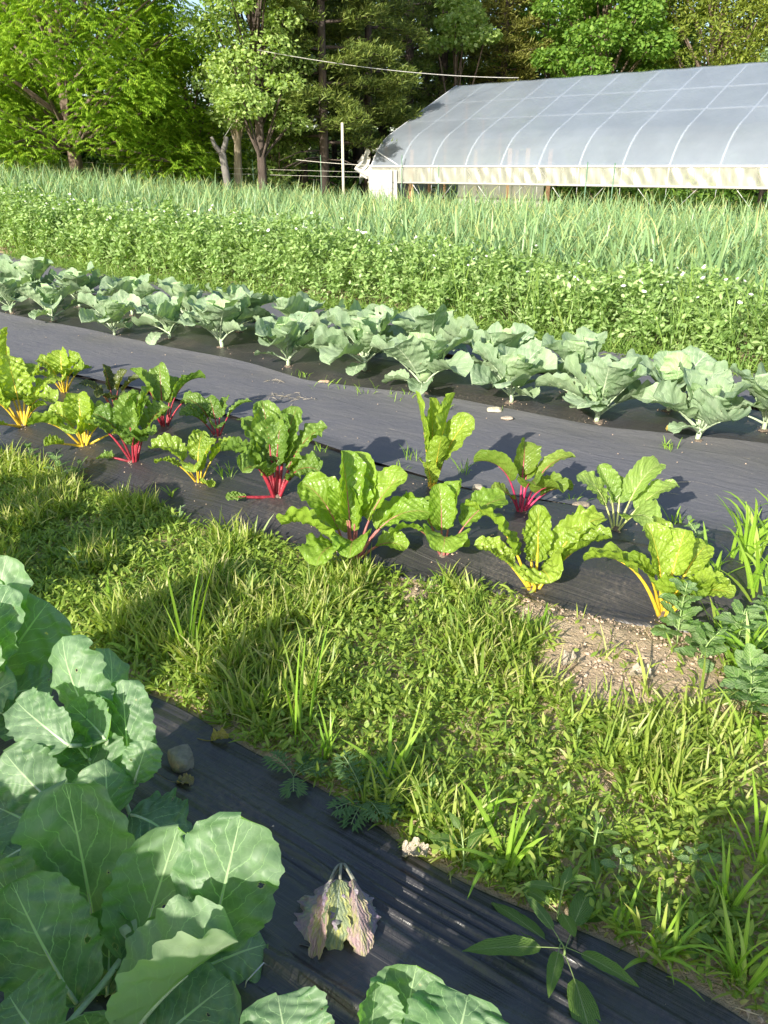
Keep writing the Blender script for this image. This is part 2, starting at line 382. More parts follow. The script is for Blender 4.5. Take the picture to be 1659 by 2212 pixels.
film('plastic_mulch_film', 'front', -2.0, 5.5, 0.02, 0.0045, 34, 0.007, 'creased black plastic mulch film in the foreground under the large blue-green cabbages', front_extra)
film('plastic_mulch_film', 'chard', 0.22, 12, 0.025, 0.010, 60, 0.006, 'black plastic mulch film under the row of rainbow chard')
film('plastic_mulch_film', 'cab', -3.0, 14, 0.035, 0.012, 60, 0.006, 'black plastic mulch film under the double row of mid-field cabbages')
def fabric(name, s0, s1, lo, hi, z0):
    S = np.arange(s0, s1, 0.06); T = np.linspace(0, 1, 26)
    SS, TT = np.meshgrid(S, T, indexing='ij'); a = lo(SS); b = hi(SS); NN = a + (b - a) * TT
    X, Y = xy(SS, NN)
    Z = terrain(X, Y) + z0 + 0.012 * smooth(TT, 0.9, 1.0) + 0.006 * (1 + fnoise(SS, NN, 5, 9)) + 0.02 * (1 - smooth(TT, 0, 0.12))
    o = mesh_obj(name, np.stack([X, Y, Z], -1), grid_faces(len(S), len(T)), M_FAB, UV=np.stack([SS, NN], -1))
    return tag(o, kind='structure')
fabric('path', -3, 14, lambda s: edge_hi('chard', s) - 0.10, lambda s: edge_lo('cab', s) + 0.05 + 0.02 * np.sin(3 * s), 0.016)
fabric('path', -3, 16, lambda s: edge_hi('cab', s) - 0.04, lambda s: np.interp(s, [-3, 1, 3, 7, 11, 16], [6.45, 6.5, 6.75, 7.2, 7.7, 8.0]), 0.016)
def surf(x, y):
    s, n = sn(x, y); z = float(terrain(x, y))
    for k in BEDS:
        if edge_lo(k, s) < n < edge_hi(k, s): return z + 0.010 + float(bedz(k, s, n))
    if edge_hi('chard', s) <= n <= edge_lo('cab', s): return z + 0.025
    return float(gz(x, y))

# ------------------------------------------------------------------ broad leaves
def bez(p0, p1, p2, n):
    t = np.linspace(0, 1, n)[:, None]; return (1 - t) ** 2 * p0 + 2 * t * (1 - t) * p1 + t * t * p2
def blade(path, W, nrm, a=0.5, b=0.4, nu=12, cup=0.0, ruf=0.0, rf=3.0, blis=0.0, nvein=9.0, slope=0.38, lob=0.0, fold=0.0, twist=0.0, rg=None, droop=0.0, notch=None):
    """leaf blade along a 3D path; nrm = rough facing direction"""
    P = np.asarray(path, float); n = len(P); t = np.linspace(0, 1, n)
    T = np.gradient(P, axis=0); T /= np.linalg.norm(T, axis=1)[:, None] + 1e-9
    Nn = np.broadcast_to(np.asarray(nrm, float), P.shape)
    S = np.cross(T, Nn); S /= np.linalg.norm(S, axis=1)[:, None] + 1e-9
    Nn = np.cross(S, T)
    if twist:
        an = twist * t[:, None]; S, Nn = S * np.cos(an) + Nn * np.sin(an), Nn * np.cos(an) - S * np.sin(an)
    prof = (t ** a) * ((1 - t) ** b); prof /= prof.max(); prof = np.maximum(prof, 0.012)
    A_ = np.linspace(-1, 1, nu + 1); U, Tt = np.meshgrid(A_, t)
    aU = np.abs(U); sg = np.sign(U)
    ph = rg.random(8) * 6.28
    wl = prof[:, None] * (1 + lob * (np.sin(Tt * 19 + ph[0] + sg * 1.3) * 0.6 + np.sin(Tt * 41 + ph[1] - sg * 2.1) * 0.4 + 0.4 * np.sin(Tt * 73 + sg + ph[7])))
    if notch is not None:
        for (tc_, wd_, dp_, sd_) in notch: wl = wl * (1 - dp_ * np.exp(-((Tt - tc_) / wd_) ** 2) * (sg == sd_))
    hw = 0.5 * W * wl
    off = cup * hw * (aU ** 2) + fold * hw * aU - droop * W * aU ** 2 * Tt
    off = off + ruf * W * (aU ** 2.2) * (np.sin(2 * PI * rf * Tt + ph[2] + sg * ph[3]) * 0.65 + np.sin(2 * PI * rf * 2.3 * Tt + ph[4] + sg * 1.7) * 0.35) * np.minimum(1, Tt * 4)
    if blis:
        vph = (Tt - slope * aU) * nvein + .35 * np.sin(U * 5 + ph[5]) * np.sin(Tt * 9 + ph[6]) + .2 * (sg > 0)
        off = off + .55 * blis * W * (np.abs(np.sin(PI * vph)) - 0.5) * np.minimum(1, aU * 5) * (1 - 0.5 * aU) * np.minimum(1, (1 - Tt) * 5)
        q_ = rg.random((5, 4)) * 6.28
        off = off + 0.8 * blis * W * sum(np.sin(U * (3 + 2.2 * i + q_[i, 0] * .3) + q_[i, 1]) * np.sin(Tt * (11 + 8 * i + q_[i, 2]) + q_[i, 3]) for i in range(5)) * np.minimum(1, aU * 3) * np.minimum(1, (1 - Tt) * 6)
    lat = hw * U * math.sqrt(max(0.15, 1 - min(0.85, abs(fold) ** 2 * 0.5)))
    V = P[:, None] + S[:, None] * lat[..., None] + Nn[:, None] * off[..., None]
    UV = np.stack([(U + 1) / 2, Tt], -1)
    return V.reshape(-1, 3), grid_faces(n, nu + 1)[:, ::-1], UV.reshape(-1, 2)
def arc(base, az, el, L, bend, n, p=1.3):
    t = (np.arange(n - 1) + 0.5) / (n - 1); ang = el - bend * t ** p
    dl = L / (n - 1)
    r = np.concatenate([[0], np.cumsum(np.cos(ang) * dl)]); z = np.concatenate([[0], np.cumsum(np.sin(ang) * dl)])
    return np.asarray(base) + np.stack([r * math.cos(az), r * math.sin(az), z], -1)

# ------------------------------------------------------------------ leafy crop materials
M_CAB = m_broad('cabbage_leaf', holes=True, c1=(0.20, 0.30, 0.17), c2=(0.285, 0.39, 0.22), vein=(0.45, 0.55, 0.36), mid=(0.53, 0.61, 0.43), nv=7, slope=0.45, trans=0.22, rough=0.5, midw=0.05, veinw=0.05, bumps=0.25, boost=(1.3, 1.6, 0.5), bloom=(0.30, 0.385, 0.27))
M_CABIN = m_broad('cabbage_heart_leaf', (0.27, 0.41, 0.22), (0.36, 0.50, 0.26), (0.6, 0.7, 0.42), (0.62, 0.72, 0.46), nv=7, slope=0.45, trans=0.3, rough=0.5, veinw=0.05, bumps=0.25)
M_FG = m_broad('brassica_leaf', holes=True, c1=(0.115, 0.21, 0.105), c2=(0.20, 0.305, 0.165), vein=(0.32, 0.48, 0.25), mid=(0.46, 0.59, 0.35), nv=5.5, slope=0.55, trans=0.40, rough=0.46, midw=0.038, veinw=0.034, bumps=0.12, boost=(1.3, 2.0, 0.2), bloom=(0.26, 0.37, 0.24), back=(0.42, 0.50, 0.36))
M_CSTEM = m_plain('cabbage_stem', (0.42, 0.52, 0.34), 0.6, bump=0.2, scale=30)
def chard_mats(nm, c1, c2, vein, mid, stalk):
    return (m_broad('chard_leaf_' + nm, c1, c2, vein, mid, nv=10, slope=0.42, trans=0.42, rough=0.32, midw=0.045, veinw=0.035, bumps=0.4, boost=(1.7, 1.6, 0.4), spec=0.5),
            m_plain('chard_stalk_' + nm, stalk, 0.4, var=0.38, scale=34, stretch=(1, 1, .25), bump=.25))
G1, G2 = (0.17, 0.31, 0.03), (0.29, 0.44, 0.055)
CH = {'yellow': chard_mats('yellow', (0.20, 0.32, 0.03), (0.32, 0.45, 0.06), (0.45, 0.54, 0.13), (0.62, 0.54, 0.08), (0.60, 0.42, 0.035)),
      'red': chard_mats('red', (0.095, 0.19, 0.03), (0.19, 0.31, 0.055), (0.26, 0.37, 0.10), (0.30, 0.08, 0.06), (0.27, 0.02, 0.036)),
      'pink': chard_mats('pink', G1, G2, (0.38, 0.48, 0.12), (0.36, 0.26, 0.10), (0.38, 0.13, 0.12)),
      'magenta': chard_mats('magenta', (0.15, 0.25, 0.035), (0.24, 0.35, 0.055), (0.32, 0.30, 0.09), (0.40, 0.07, 0.10), (0.38, 0.03, 0.09)),
      'dark': chard_mats('dark', (0.07, 0.10, 0.03), (0.12, 0.16, 0.045), (0.22, 0.18, 0.08), (0.30, 0.08, 0.06), (0.33, 0.06, 0.06)),
      'lime': chard_mats('lime', (0.19, 0.32, 0.06), (0.29, 0.43, 0.10), (0.43, 0.52, 0.20), (0.48, 0.54, 0.24), (0.44, 0.48, 0.18))}
def chard(loc, kind, label, leaves, seed, stalk_r=0.008, savoy=0.05):
    """leaves: (bearing deg, stalk length, blade length, width, elevation deg, bend deg[, facing tweak])"""
    rg = np.random.default_rng(seed); x, y = loc
    stalk_r *= .74; savoy *= .8
    root = empty('chard_plant', (x, y, surf(x, y) - 0.004), 0, label, 'chard', 'rainbow chard plants on the black mulch film')
    ml, ms = CH[kind]
    for q in leaves:
        az, Ls, Lb, W, el, bd = q[:6]
        if el > 28: e2 = el + (87 - el) * .30; bd += (e2 - el) * 1.1; el = e2
        az = rad(az + rg.uniform(-9, 9)); el = rad(el); bd = rad(bd); Lb *= 1.05; W *= 1.13; Ls *= .92
        b0 = np.array([math.cos(az), math.sin(az), 0]) * 0.014
        Lt = Ls + Lb; n = 60
        P = arc(b0, az, el, Lt, bd, n, 2.4); P = P + np.stack([-np.sin(az) * np.ones(n), np.cos(az) * np.ones(n), np.zeros(n)], -1) * (rg.uniform(-.05, .05) * np.linspace(0, 1, n) ** 2)[:, None]
        k = int(n * Ls / Lt); kk = min(n - 1, k + int((n - k) * 0.45))
        nrm = -np.stack([np.cos(az) * np.ones(n - k), np.sin(az) * np.ones(n - k), np.full(n - k, -0.6)], -1)
        T = np.gradient(P, axis=0)[k:]; nrm = np.cross(np.cross(T, np.array([0, 0, 1.0]) + 1e-6), T); nrm /= np.linalg.norm(nrm, axis=1)[:, None] + 1e-9
        nu = 20; path = np.stack([np.interp(np.linspace(k, n - 1, 54), np.arange(n), P[:, i]) for i in range(3)], -1)
        nr = np.stack([np.interp(np.linspace(0, n - k - 1, 54), np.arange(n - k), nrm[:, i]) for i in range(3)], -1)
        V, F, UV = blade(path, W, nr, a=0.42, b=0.42, nu=nu, cup=rg.uniform(0.1, 0.5), ruf=0.04 + savoy * 0.9, rf=rg.uniform(2.0, 4.5), blis=savoy, nvein=10, slope=0.42, lob=0.065, twist=rg.uniform(-0.8, 0.8), fold=rg.uniform(0, .5), rg=rg)
        lf = mesh_obj('leaf', V, F, ml, root, UV)
        rr = np.interp(np.arange(0, kk + 1, 2), [0, 4, k, kk], [stalk_r * 1.5, stalk_r * 1.15, stalk_r * 0.75, stalk_r * 0.25])
        tV, tF, tU = tube(P[0:kk + 1:2], rr, 8)
        mesh_obj('stalk', tV, tF, ms, lf, tU)
    return root
def rleaves(rg, n, hgt, spread, W, up=75, low=3):
    L = []
    for i in range(n):
        f = i / max(1, n - 1)
        az = i * 137.5 + rg.uniform(-25, 25)
        tot = hgt * rg.uniform(0.95, 1.25) * (1 - 0.35 * f)
        el = up - rg.uniform(0, 30) * spread - 10 * f; bd = rg.uniform(35, 85) * (0.6 + spread * 0.7)
        if i >= n - low: el = rg.uniform(20, 45); bd = rg.uniform(60, 95); tot = hgt * rg.uniform(0.6, 0.8)
        L.append((az, tot * rg.uniform(0.36, 0.48), tot * 0.62, W * rg.uniform(0.75, 1.15) * (1 - .2 * f), el, bd))
    return L
rc = np.random.default_rng(4)
def G(px, py): return gp(px, py, 0.06)
chard(G(50, 925), 'yellow', 'yellow-stemmed chard with thick golden stalks and the widest crown, at the left edge', [(100, .18, .25, .15, 82, 35), (20, .17, .20, .14, 66, 75), (160, .16, .22, .15, 60, 80), (60, .16, .24, .15, 74, 60), (200, .14, .22, .16, 58, 95), (340, .17, .19, .13, 55, 100), (130, .17, .24, .14, 75, 60), (235, .10, .14, .09, 25, 60), (350, .12, .10, .07, 50, 60)], 1, 0.010)
chard(G(18, 838), 'yellow', 'yellow-stemmed chard with one tall spiky upright leaf, back left corner of the bed', [(30, .18, .24, .10, 86, 15), (200, .16, .2, .13, 60, 80), (120, .14, .2, .13, 62, 70), (330, .12, .16, .12, 50, 90), (260, .12, .18, .13, 50, 90)], 2)
chard(G(140, 852), 'yellow', 'bushy yellow-stemmed chard beside the dark red seedling, back row of the chard bed', [(20, .13, .16, .13, 75, 60), (160, .13, .17, .12, 70, 75), (90, .14, .16, .13, 78, 50), (330, .15, .15, .13, 60, 80), (230, .12, .14, .11, 55, 85), (10, .14, .13, .10, 50, 60), (280, .1, .12, .09, 60, 90)], 3)
chard(G(182, 966), 'yellow', 'low spreading yellow-stemmed chard with a fan of short golden stalks, left of the red-stalked one', [(95, .13, .17, .13, 80, 45), (40, .12, .15, .12, 70, 70), (150, .12, .16, .12, 66, 80), (200, .14, .18, .12, 42, 75), (345, .12, .16, .13, 45, 70), (270, .10, .13, .12, 62, 100), (215, .11, .1, .07, 22, 30), (10, .16, .12, .06, 25, 20), (70, .12, .14, .11, 76, 50)], 4, 0.009)
chard(G(246, 885), 'dark', 'small dark bronze-leaved chard at the edge of the grey fabric', [(100, .12, .16, .08, 84, 20), (40, .12, .14, .07, 72, 30), (10, .12, .18, .07, 52, 60), (190, .1, .16, .09, 55, 70), (300, .08, .12, .08, 40, 70), (240, .08, .1, .08, 60, 90)], 5, 0.006)
chard(G(290, 1002), 'red', 'red-stemmed chard with a splayed fan of crimson stalks, between two yellow-stemmed plants', [(60, .17, .24, .12, 76, 40), (100, .17, .20, .11, 82, 35), (150, .15, .18, .12, 70, 60), (185, .20, .13, .09, 52, 55), (20, .18, .18, .12, 64, 60), (280, .13, .15, .12, 70, 100), (320, .14, .14, .11, 66, 80), (195, .1, .08, .08, 18, 40), (80, .16, .2, .1, 80, 20)], 6, 0.009)
chard(G(357, 927), 'red', 'red-stemmed chard with one long leaf arching to the right over the fabric', [(150, .17, .22, .10, 74, 45), (110, .16, .22, .12, 80, 40), (15, .20, .22, .09, 68, 85), (60, .15, .17, .11, 70, 60), (220, .13, .15, .11, 60, 80), (275, .10, .11, .08, 60, 100), (20, .18, .06, .05, 48, 20), (190, .15, .16, .11, 60, 75)], 7, 0.007)
chard(G(470, 947), 'red', 'small low red-stemmed chard with a flat leaf reaching right', [(150, .12, .18, .10, 62, 70), (80, .11, .14, .09, 72, 60), (5, .13, .17, .06, 58, 70), (200, .10, .15, .10, 50, 70), (300, .08, .10, .08, 50, 80), (110, .1, .13, .09, 78, 40)], 8, 0.006)
chard(G(430, 1045), 'yellow', 'small lime-leaved yellow-stemmed chard standing between two red-stemmed ones', [(170, .13, .17, .11, 55, 85), (110, .11, .15, .10, 74, 55), (30, .12, .18, .10, 52, 65), (70, .11, .12, .09, 76, 60), (280, .07, .13, .11, 80, 150), (200, .12, .12, .08, 44, 75), (310, .05, .08, .06, 15, 20)], 9, 0.006)
chard(G(598, 1080), 'red', 'tallest red-stemmed chard with dark crinkled leaves and bright scarlet stalk base', [(115, .16, .30, .13, 79, 35), (150, .15, .27, .14, 72, 62), (55, .17, .27, .11, 72, 30), (30, .15, .27, .12, 62, 55), (90, .16, .24, .12, 82, 30), (340, .12, .17, .13, 55, 90), (175, .14, .22, .13, 64, 85), (230, .14, .18, .13, 66, 90), (200, .14, .09, .05, 8, 5), (70, .16, .22, .10, 80, 25)], 10, 0.011, 0.075)
chard(G(762, 1190), 'pink', 'largest chard, glossy broad green leaves with pinkish ribs, lower leaves drooping on the film', [(120, .20, .27, .14, 84, 22), (165, .16, .24, .16, 66, 48), (185, .14, .22, .20, 48, 78), (60, .20, .26, .13, 74, 22), (30, .20, .24, .12, 66, 40), (85, .17, .24, .10, 84, 20), (235, .12, .20, .16, 40, 95), (280, .12, .19, .14, 60, 118), (20, .17, .22, .11, 44, 90), (350, .13, .13, .08, 32, 70), (130, .14, .2, .11, 80, 40), (5, .2, .22, .11, 50, 75)], 11, 0.008, 0.035)
chard(G(932, 1062), 'yellow', 'tall upright yellow-stemmed chard standing alone in front of the fabric path', [(140, .14, .34, .11, 83, 4), (80, .16, .28, .12, 87, 6), (45, .17, .30, .12, 78, 8), (20, .16, .24, .13, 66, 28), (110, .10, .22, .10, 86, 8), (250, .04, .15, .09, 82, 60), (300, .10, .20, .09, 78, 10), (100, .16, .2, .08, 84, 0)], 12, 0.007, 0.03)
chard(G(1125, 1112), 'magenta', 'magenta-stemmed chard with smooth pointed leaves held like an umbrella, behind the right-hand plants', [(170, .17, .20, .10, 72, 92), (100, .18, .15, .11, 80, 50), (15, .17, .20, .08, 68, 85), (330, .13, .14, .10, 60, 95), (275, .15, .13, .09, 78, 95), (200, .09, .12, .08, 55, 80), (345, .12, .14, .07, 40, 60), (60, .15, .14, .09, 70, 60)], 13, 0.007, 0.02)
chard(G(958, 1193), 'pink', 'chard with a drooping glossy leaf, between the largest and the crinkled yellow one', [(110, .11, .18, .10, 84, 25), (55, .13, .18, .11, 74, 30), (200, .12, .16, .11, 50, 100), (150, .13, .16, .10, 60, 85), (265, .08, .17, .16, 62, 135), (20, .14, .22, .12, 42, 60), (330, .05, .06, .05, 35, 40)], 14, 0.006, 0.03)
chard(G(1155, 1252), 'yellow', 'yellow-stemmed chard with tightly crinkled lime leaf tower and a leaf folding down in front', [(60, .12, .21, .09, 82, 12), (165, .16, .28, .10, 60, 62), (30, .14, .26, .10, 52, 55), (175, .13, .16, .08, 38, 45), (255, .05, .16, .15, 78, 140), (110, .12, .12, .09, 80, 50), (20, .07, .07, .05, 40, 50), (10, .16, .2, .1, 45, 40)], 15, 0.009, 0.085)
chard(G(1330, 1152), 'lime', 'pale lime chard with splayed smooth leaves, back of the bed near the right', [(150, .12, .18, .11, 62, 60), (120, .13, .16, .08, 76, 25), (35, .14, .22, .10, 56, 55), (15, .12, .2, .1, 40, 40), (290, .10, .17, .12, 45, 85), (190, .11, .12, .1, 20, 50), (80, .12, .12, .09, 70, 40)], 16, 0.006, 0.03)
chard(G(1437, 1308), 'yellow', 'yellow-stemmed chard nearest the bare soil, with one torn leaf arching far to the left', [(172, .22, .19, .12, 55, 92), (115, .15, .20, .11, 78, 30), (75, .17, .16, .11, 80, 35), (280, .11, .16, .14, 80, 118), (330, .12, .15, .12, 62, 80), (25, .17, .15, .09, 56, 50), (150, .12, .16, .09, 72, 60), (350, .13, .14, .1, 50, 75), (100, .15, .22, .1, 72, 50)], 17, 0.009, 0.035)

# ------------------------------------------------------------------ mid-field cabbages
def cabbage(seed, size=1.0):  # open leaves round a small heart
    rg = np.random.default_rng(seed)
    root = empty('cabbage_plant', (0, 0, 0))
    hs = rg.uniform(0.02, 0.05)
    tV, tF, tU = tube([(0, 0, -0.02), (0.01, 0.005, hs * .5), (0, 0, hs + .05)], [0.016, 0.014, 0.017], 8); mesh_obj('stem', tV, tF, M_CSTEM, root, tU)
    n = 15
    for i in range(n):
        f = i / (n - 1)                       # 0 = lowest, 1 = innermost
        az = i * 2.4 + rg.uniform(-.3, .3)
        z0 = 0.04 + (hs) * f + 0.03 * f
        el = rad(34 + 44 * f + rg.uniform(-14, 14)); bd = rad((78 - 60 * f) * rg.uniform(0.3, 1.25) - 22 * (f > .75))
        L = size * (0.22 + 0.05 * math.sin(PI * f) - 0.10 * max(0, f - .6) * 2.0) * rg.uniform(.88, 1.1)
        lp = 0.28 * (1 - f) + 0.10
        W = size * (0.19 + 0.06 * math.sin(PI * f) - 0.05 * f) * rg.uniform(.9, 1.1)
        if i < 2: L *= .75; W *= .7
        P = arc((0.01 * math.cos(az), 0.01 * math.sin(az), z0), az, el, L / (1 - lp), bd, 40, 1.4)
        k = int(40 * lp)
        T = np.gradient(P, axis=0); nr = np.cross(np.cross(T, np.array([0, 0, 1.0]) + 1e-6), T)[k:]
        V, F, UV = blade(P[k:], W, nr, a=0.36, b=0.30, nu=12, cup=rg.uniform(-.1, .7), ruf=0.075, rf=rg.uniform(1.2, 3), lob=0.05, nvein=7, slope=.45, blis=0.02, twist=rg.uniform(-.6, .6), fold=rg.uniform(0, .3), rg=rg)
        lf = mesh_obj('leaf', V, F, M_CABIN if f > .72 else M_CAB, root, UV)
        r0 = 0.0075 * size
        tV, tF, tU = tube(P[:k + 14:3], np.linspace(r0, r0 * .35, len(P[:k + 14:3])), 6); mesh_obj('leaf_rib', tV, tF, M_CSTEM, lf, tU)
    if seed % 2:
        mb = MB(); th = np.linspace(0, PI, 9); phh = np.arange(12) * 2 * PI / 12
        A, B = np.meshgrid(th, phh, indexing='ij'); R = 0.05 * (1 + .06 * np.sin(3 * B + A * 4))
        V = np.stack([R * np.sin(A) * np.cos(B), R * np.sin(A) * np.sin(B), hs + 0.09 + R * 1.15 * np.cos(A)], -1).reshape(-1, 3)
        i, j = np.meshgrid(np.arange(8), np.arange(12), indexing='ij')
        F = np.stack([i * 12 + j, (i + 1) * 12 + j, (i + 1) * 12 + (j + 1) % 12, i * 12 + (j + 1) % 12], -1).reshape(-1, 4)
        UV = np.stack([np.tile(np.arange(12) / 12, 9), np.repeat(np.linspace(0, 1, 9), 12)], -1)
        mesh_obj('head', V, F, M_CABIN, root, UV)
    return root
protos = [cabbage(s, 1.0) for s in (101, 102, 103, 104, 105, 106)]
used = set(); rk = np.random.default_rng(77)
front = [(.25, 4.58), (.87, 4.62), (1.49, 4.64), (2.13, 4.70), (2.76, 4.60), (3.45, 4.84), (4.08, 4.66), (5.01, 4.84), (5.69, 4.86), (6.35, 4.74), (7.45, 4.84), (8.3, 4.9), (9.3, 4.95), (10.3, 5.0)]
back = [(-.05, 4.98), (.58, 4.97), (1.18, 5.06), (1.83, 5.10), (2.45, 5.10), (3.1, 5.26), (3.78, 5.26), (4.55, 5.36), (5.35, 5.42), (6.05, 5.40), (6.95, 5.45), (7.9, 5.48), (8.9, 5.55), (9.9, 5.65)]
CL_F = ['blue-green cabbage cut off by the right edge of the photo, front row', 'cabbage with a small round leaf on the film, second from the right in front', 'open cabbage on a bare knobbly stem showing its small heart, front row near the right', 'cabbage whose long lower leaf hangs over the film edge, above the white stone', 'cabbage directly behind the tall upright yellow-stemmed chard, front row', 'cabbage beside the grassy gap in the film, front row centre', 'cabbage left of the grassy gap, front row, leaning toward the path', 'cabbage above the red-stemmed chards with two low leaves on the film', 'small cabbage with rounded lower leaves between two bigger ones, front row left', 'large-leaved cabbage with a drooping folded leaf at the fabric edge, front row left', 'cabbage third from the left edge, front row', 'cabbage second from the left edge, front row', 'cabbage at the left edge of the photo, front row', 'leftmost far cabbage at the end of the front row']
CL_B = ['back-row cabbage cut off by the right edge of the photo', 'back-row cabbage with pale ragged leaves behind the second one from the right', 'back-row cabbage with upright cupped leaves, near the far fabric on the right', 'back-row cabbage with the plainest round pale heart showing', 'back-row cabbage with wide flat leaves right of centre', 'back-row cabbage half hidden behind the one over the tall chard', 'back-row cabbage just left of the grassy gap', 'back-row cabbage with a large round leaf standing up at centre', 'back-row cabbage left of centre against the far fabric strip', 'back-row cabbage with pale cupped leaves, fifth from the left', 'back-row cabbage fourth from the left edge', 'back-row cabbage third from the left edge', 'back-row cabbage second from the left edge beside the pea vines', 'farthest back-row cabbage, at the left edge of the photo']
k = 0
for rows, labs, row in ((front, CL_F, 'front'), (back, CL_B, 'back')):
    for (s, n), lab in zip(rows, labs):
        p_ = protos[k % 6]; o = p_ if k < 6 else copy_tree(p_)
        x, y = xy(s, n); o.location = (x, y, surf(x, y)); o.rotation_euler = (0, 0, rk.uniform(0, 6.28)); sc_ = rk.uniform(.98, 1.28); o.scale = (sc_,) * 3
        tag(o, lab, 'cabbage', 'cabbages in the double row'); k += 1

# ------------------------------------------------------------------ foreground brassicas, leaf by leaf
UPV = np.array([0, 0, 1.0]); TOC = np.array([0, -0.75, 0.65])
def fgplant(x, y, label, leaves, seed, hs=0.12):
    rg = np.random.default_rng(seed); z = surf(x, y)
    root = empty('cabbage_plant', (x, y, z), 0, label, 'cabbage', 'large cabbages in the foreground bed')
    O = np.array([x, y, z])
    tV, tF, tU = tube([(0, 0, -0.02), (0.01, 0, hs * .5), (0, 0.005, hs + .06)], [0.020, 0.017, 0.018], 10); mesh_obj('stem', tV, tF, M_CSTEM, root, tU)
    for q in leaves:
        b, tip, W, bow = q[0], q[1], q[2], q[3]; o = q[4] if len(q) > 4 else {}
        B = p3(*b) - O; Tp = p3(*tip) - O
        nrm = np.array(o.get('n', TOC), float); nrm = nrm / np.linalg.norm(nrm)
        mid = (B + Tp) / 2 + nrm * bow * -1
        P = bez(B, mid, Tp, 44)
        V, F, UV = blade(P, W, nrm, a=o.get('a', .40), b=o.get('b', .36), nu=24, cup=o.get('cup', .15), ruf=o.get('ruf', .08), rf=o.get('rf', 3.2), lob=o.get('lob', .065), nvein=5.5, slope=.55, blis=.016, fold=o.get('fold', 0), twist=o.get('tw', 0), rg=rg, notch=o.get('notch'))
        lf = mesh_obj('leaf', V, F, M_FG, root, UV)
        S0 = np.array([0, 0, hs * rg.uniform(.3, 1)]); Mid = (S0 + B) / 2 + np.array([0, 0, -.02])
        PP = np.vstack([bez(S0, Mid, B, 9)[:-1], P[:26:3] - nrm * 0.002])
        tV, tF, tU = tube(PP, np.interp(np.arange(len(PP)), [0, 8, len(PP) - 1], [0.0065, 0.0048, 0.0012]), 8); mesh_obj('leaf_rib', tV, tF, M_CSTEM, lf, tU)
    return root
fgplant(-.50, 1.03, 'largest foreground cabbage at the bottom left corner with broad dark shaded leaves', [
    ((215, 2110, 1.02), (140, 1690, 1.20), .245, .04, dict(cup=.25)),
    ((290, 2080, 1.00), (385, 1785, 1.13), .185, .02, dict(cup=.45, notch=[(.93, .06, .8, 1)], n=(.15, -.8, .6))),
    ((450, 2060, 1.00), (520, 1762, 1.10), .205, .01, dict(cup=-.1, n=(.1, -.7, .7))),
    ((165, 2170, .90), (25, 1905, 1.0), .20, -.02, dict(cup=.2, fold=-.2, n=(-.1, -.55, .8))),
    ((400, 2110, .98), (575, 2040, 1.05), .20, -.05, dict(cup=-.3, n=(.4, -.3, .9))),
    ((285, 2230, .84), (515, 2035, .92), .19, -.03, dict(fold=.95, cup=.1, n=(-.45, .25, .75), ruf=.06)),
    ((330, 2260, .84), (500, 2120, .95), .16, -.02, dict(cup=-.2, n=(.1, -.3, 1))),
    ((330, 2120, .98), (350, 1975, 1.02), .085, .02, dict(cup=.5)),
    ((230, 2150, .95), (230, 1960, 1.05), .12, .03, dict(cup=.4)),
    ((100, 2260, .80), (20, 2150, .85), .15, -.03, dict(n=(-.3, -.2, 1))),
    ((220, 2260, .85), (180, 2190, .83), .12, -.02, dict(n=(0, -.4, 1))),
    ((250, 2120, 1.0), (300, 2000, 1.06), .09, .02, dict(cup=.5)),
    ((120, 2020, 1.05), (-20, 1880, 1.1), .16, -.03, dict()),
    ((290, 2190, .95), (250, 2075, 1.02), .13, .03, dict(cup=.6, n=(0, -.6, .8))),
    ((330, 2200, .93), (385, 2090, .99), .12, .03, dict(cup=.5, n=(.3, -.6, .8))),
    ((270, 2200, .92), (180, 2120, .97), .11, .03, dict(cup=.5, n=(-.3, -.6, .8))),
    ((330, 2240, .90), (290, 2140, .94), .09, .02, dict(cup=.8, n=(.1, -.6, .8))),
], 21, .04)
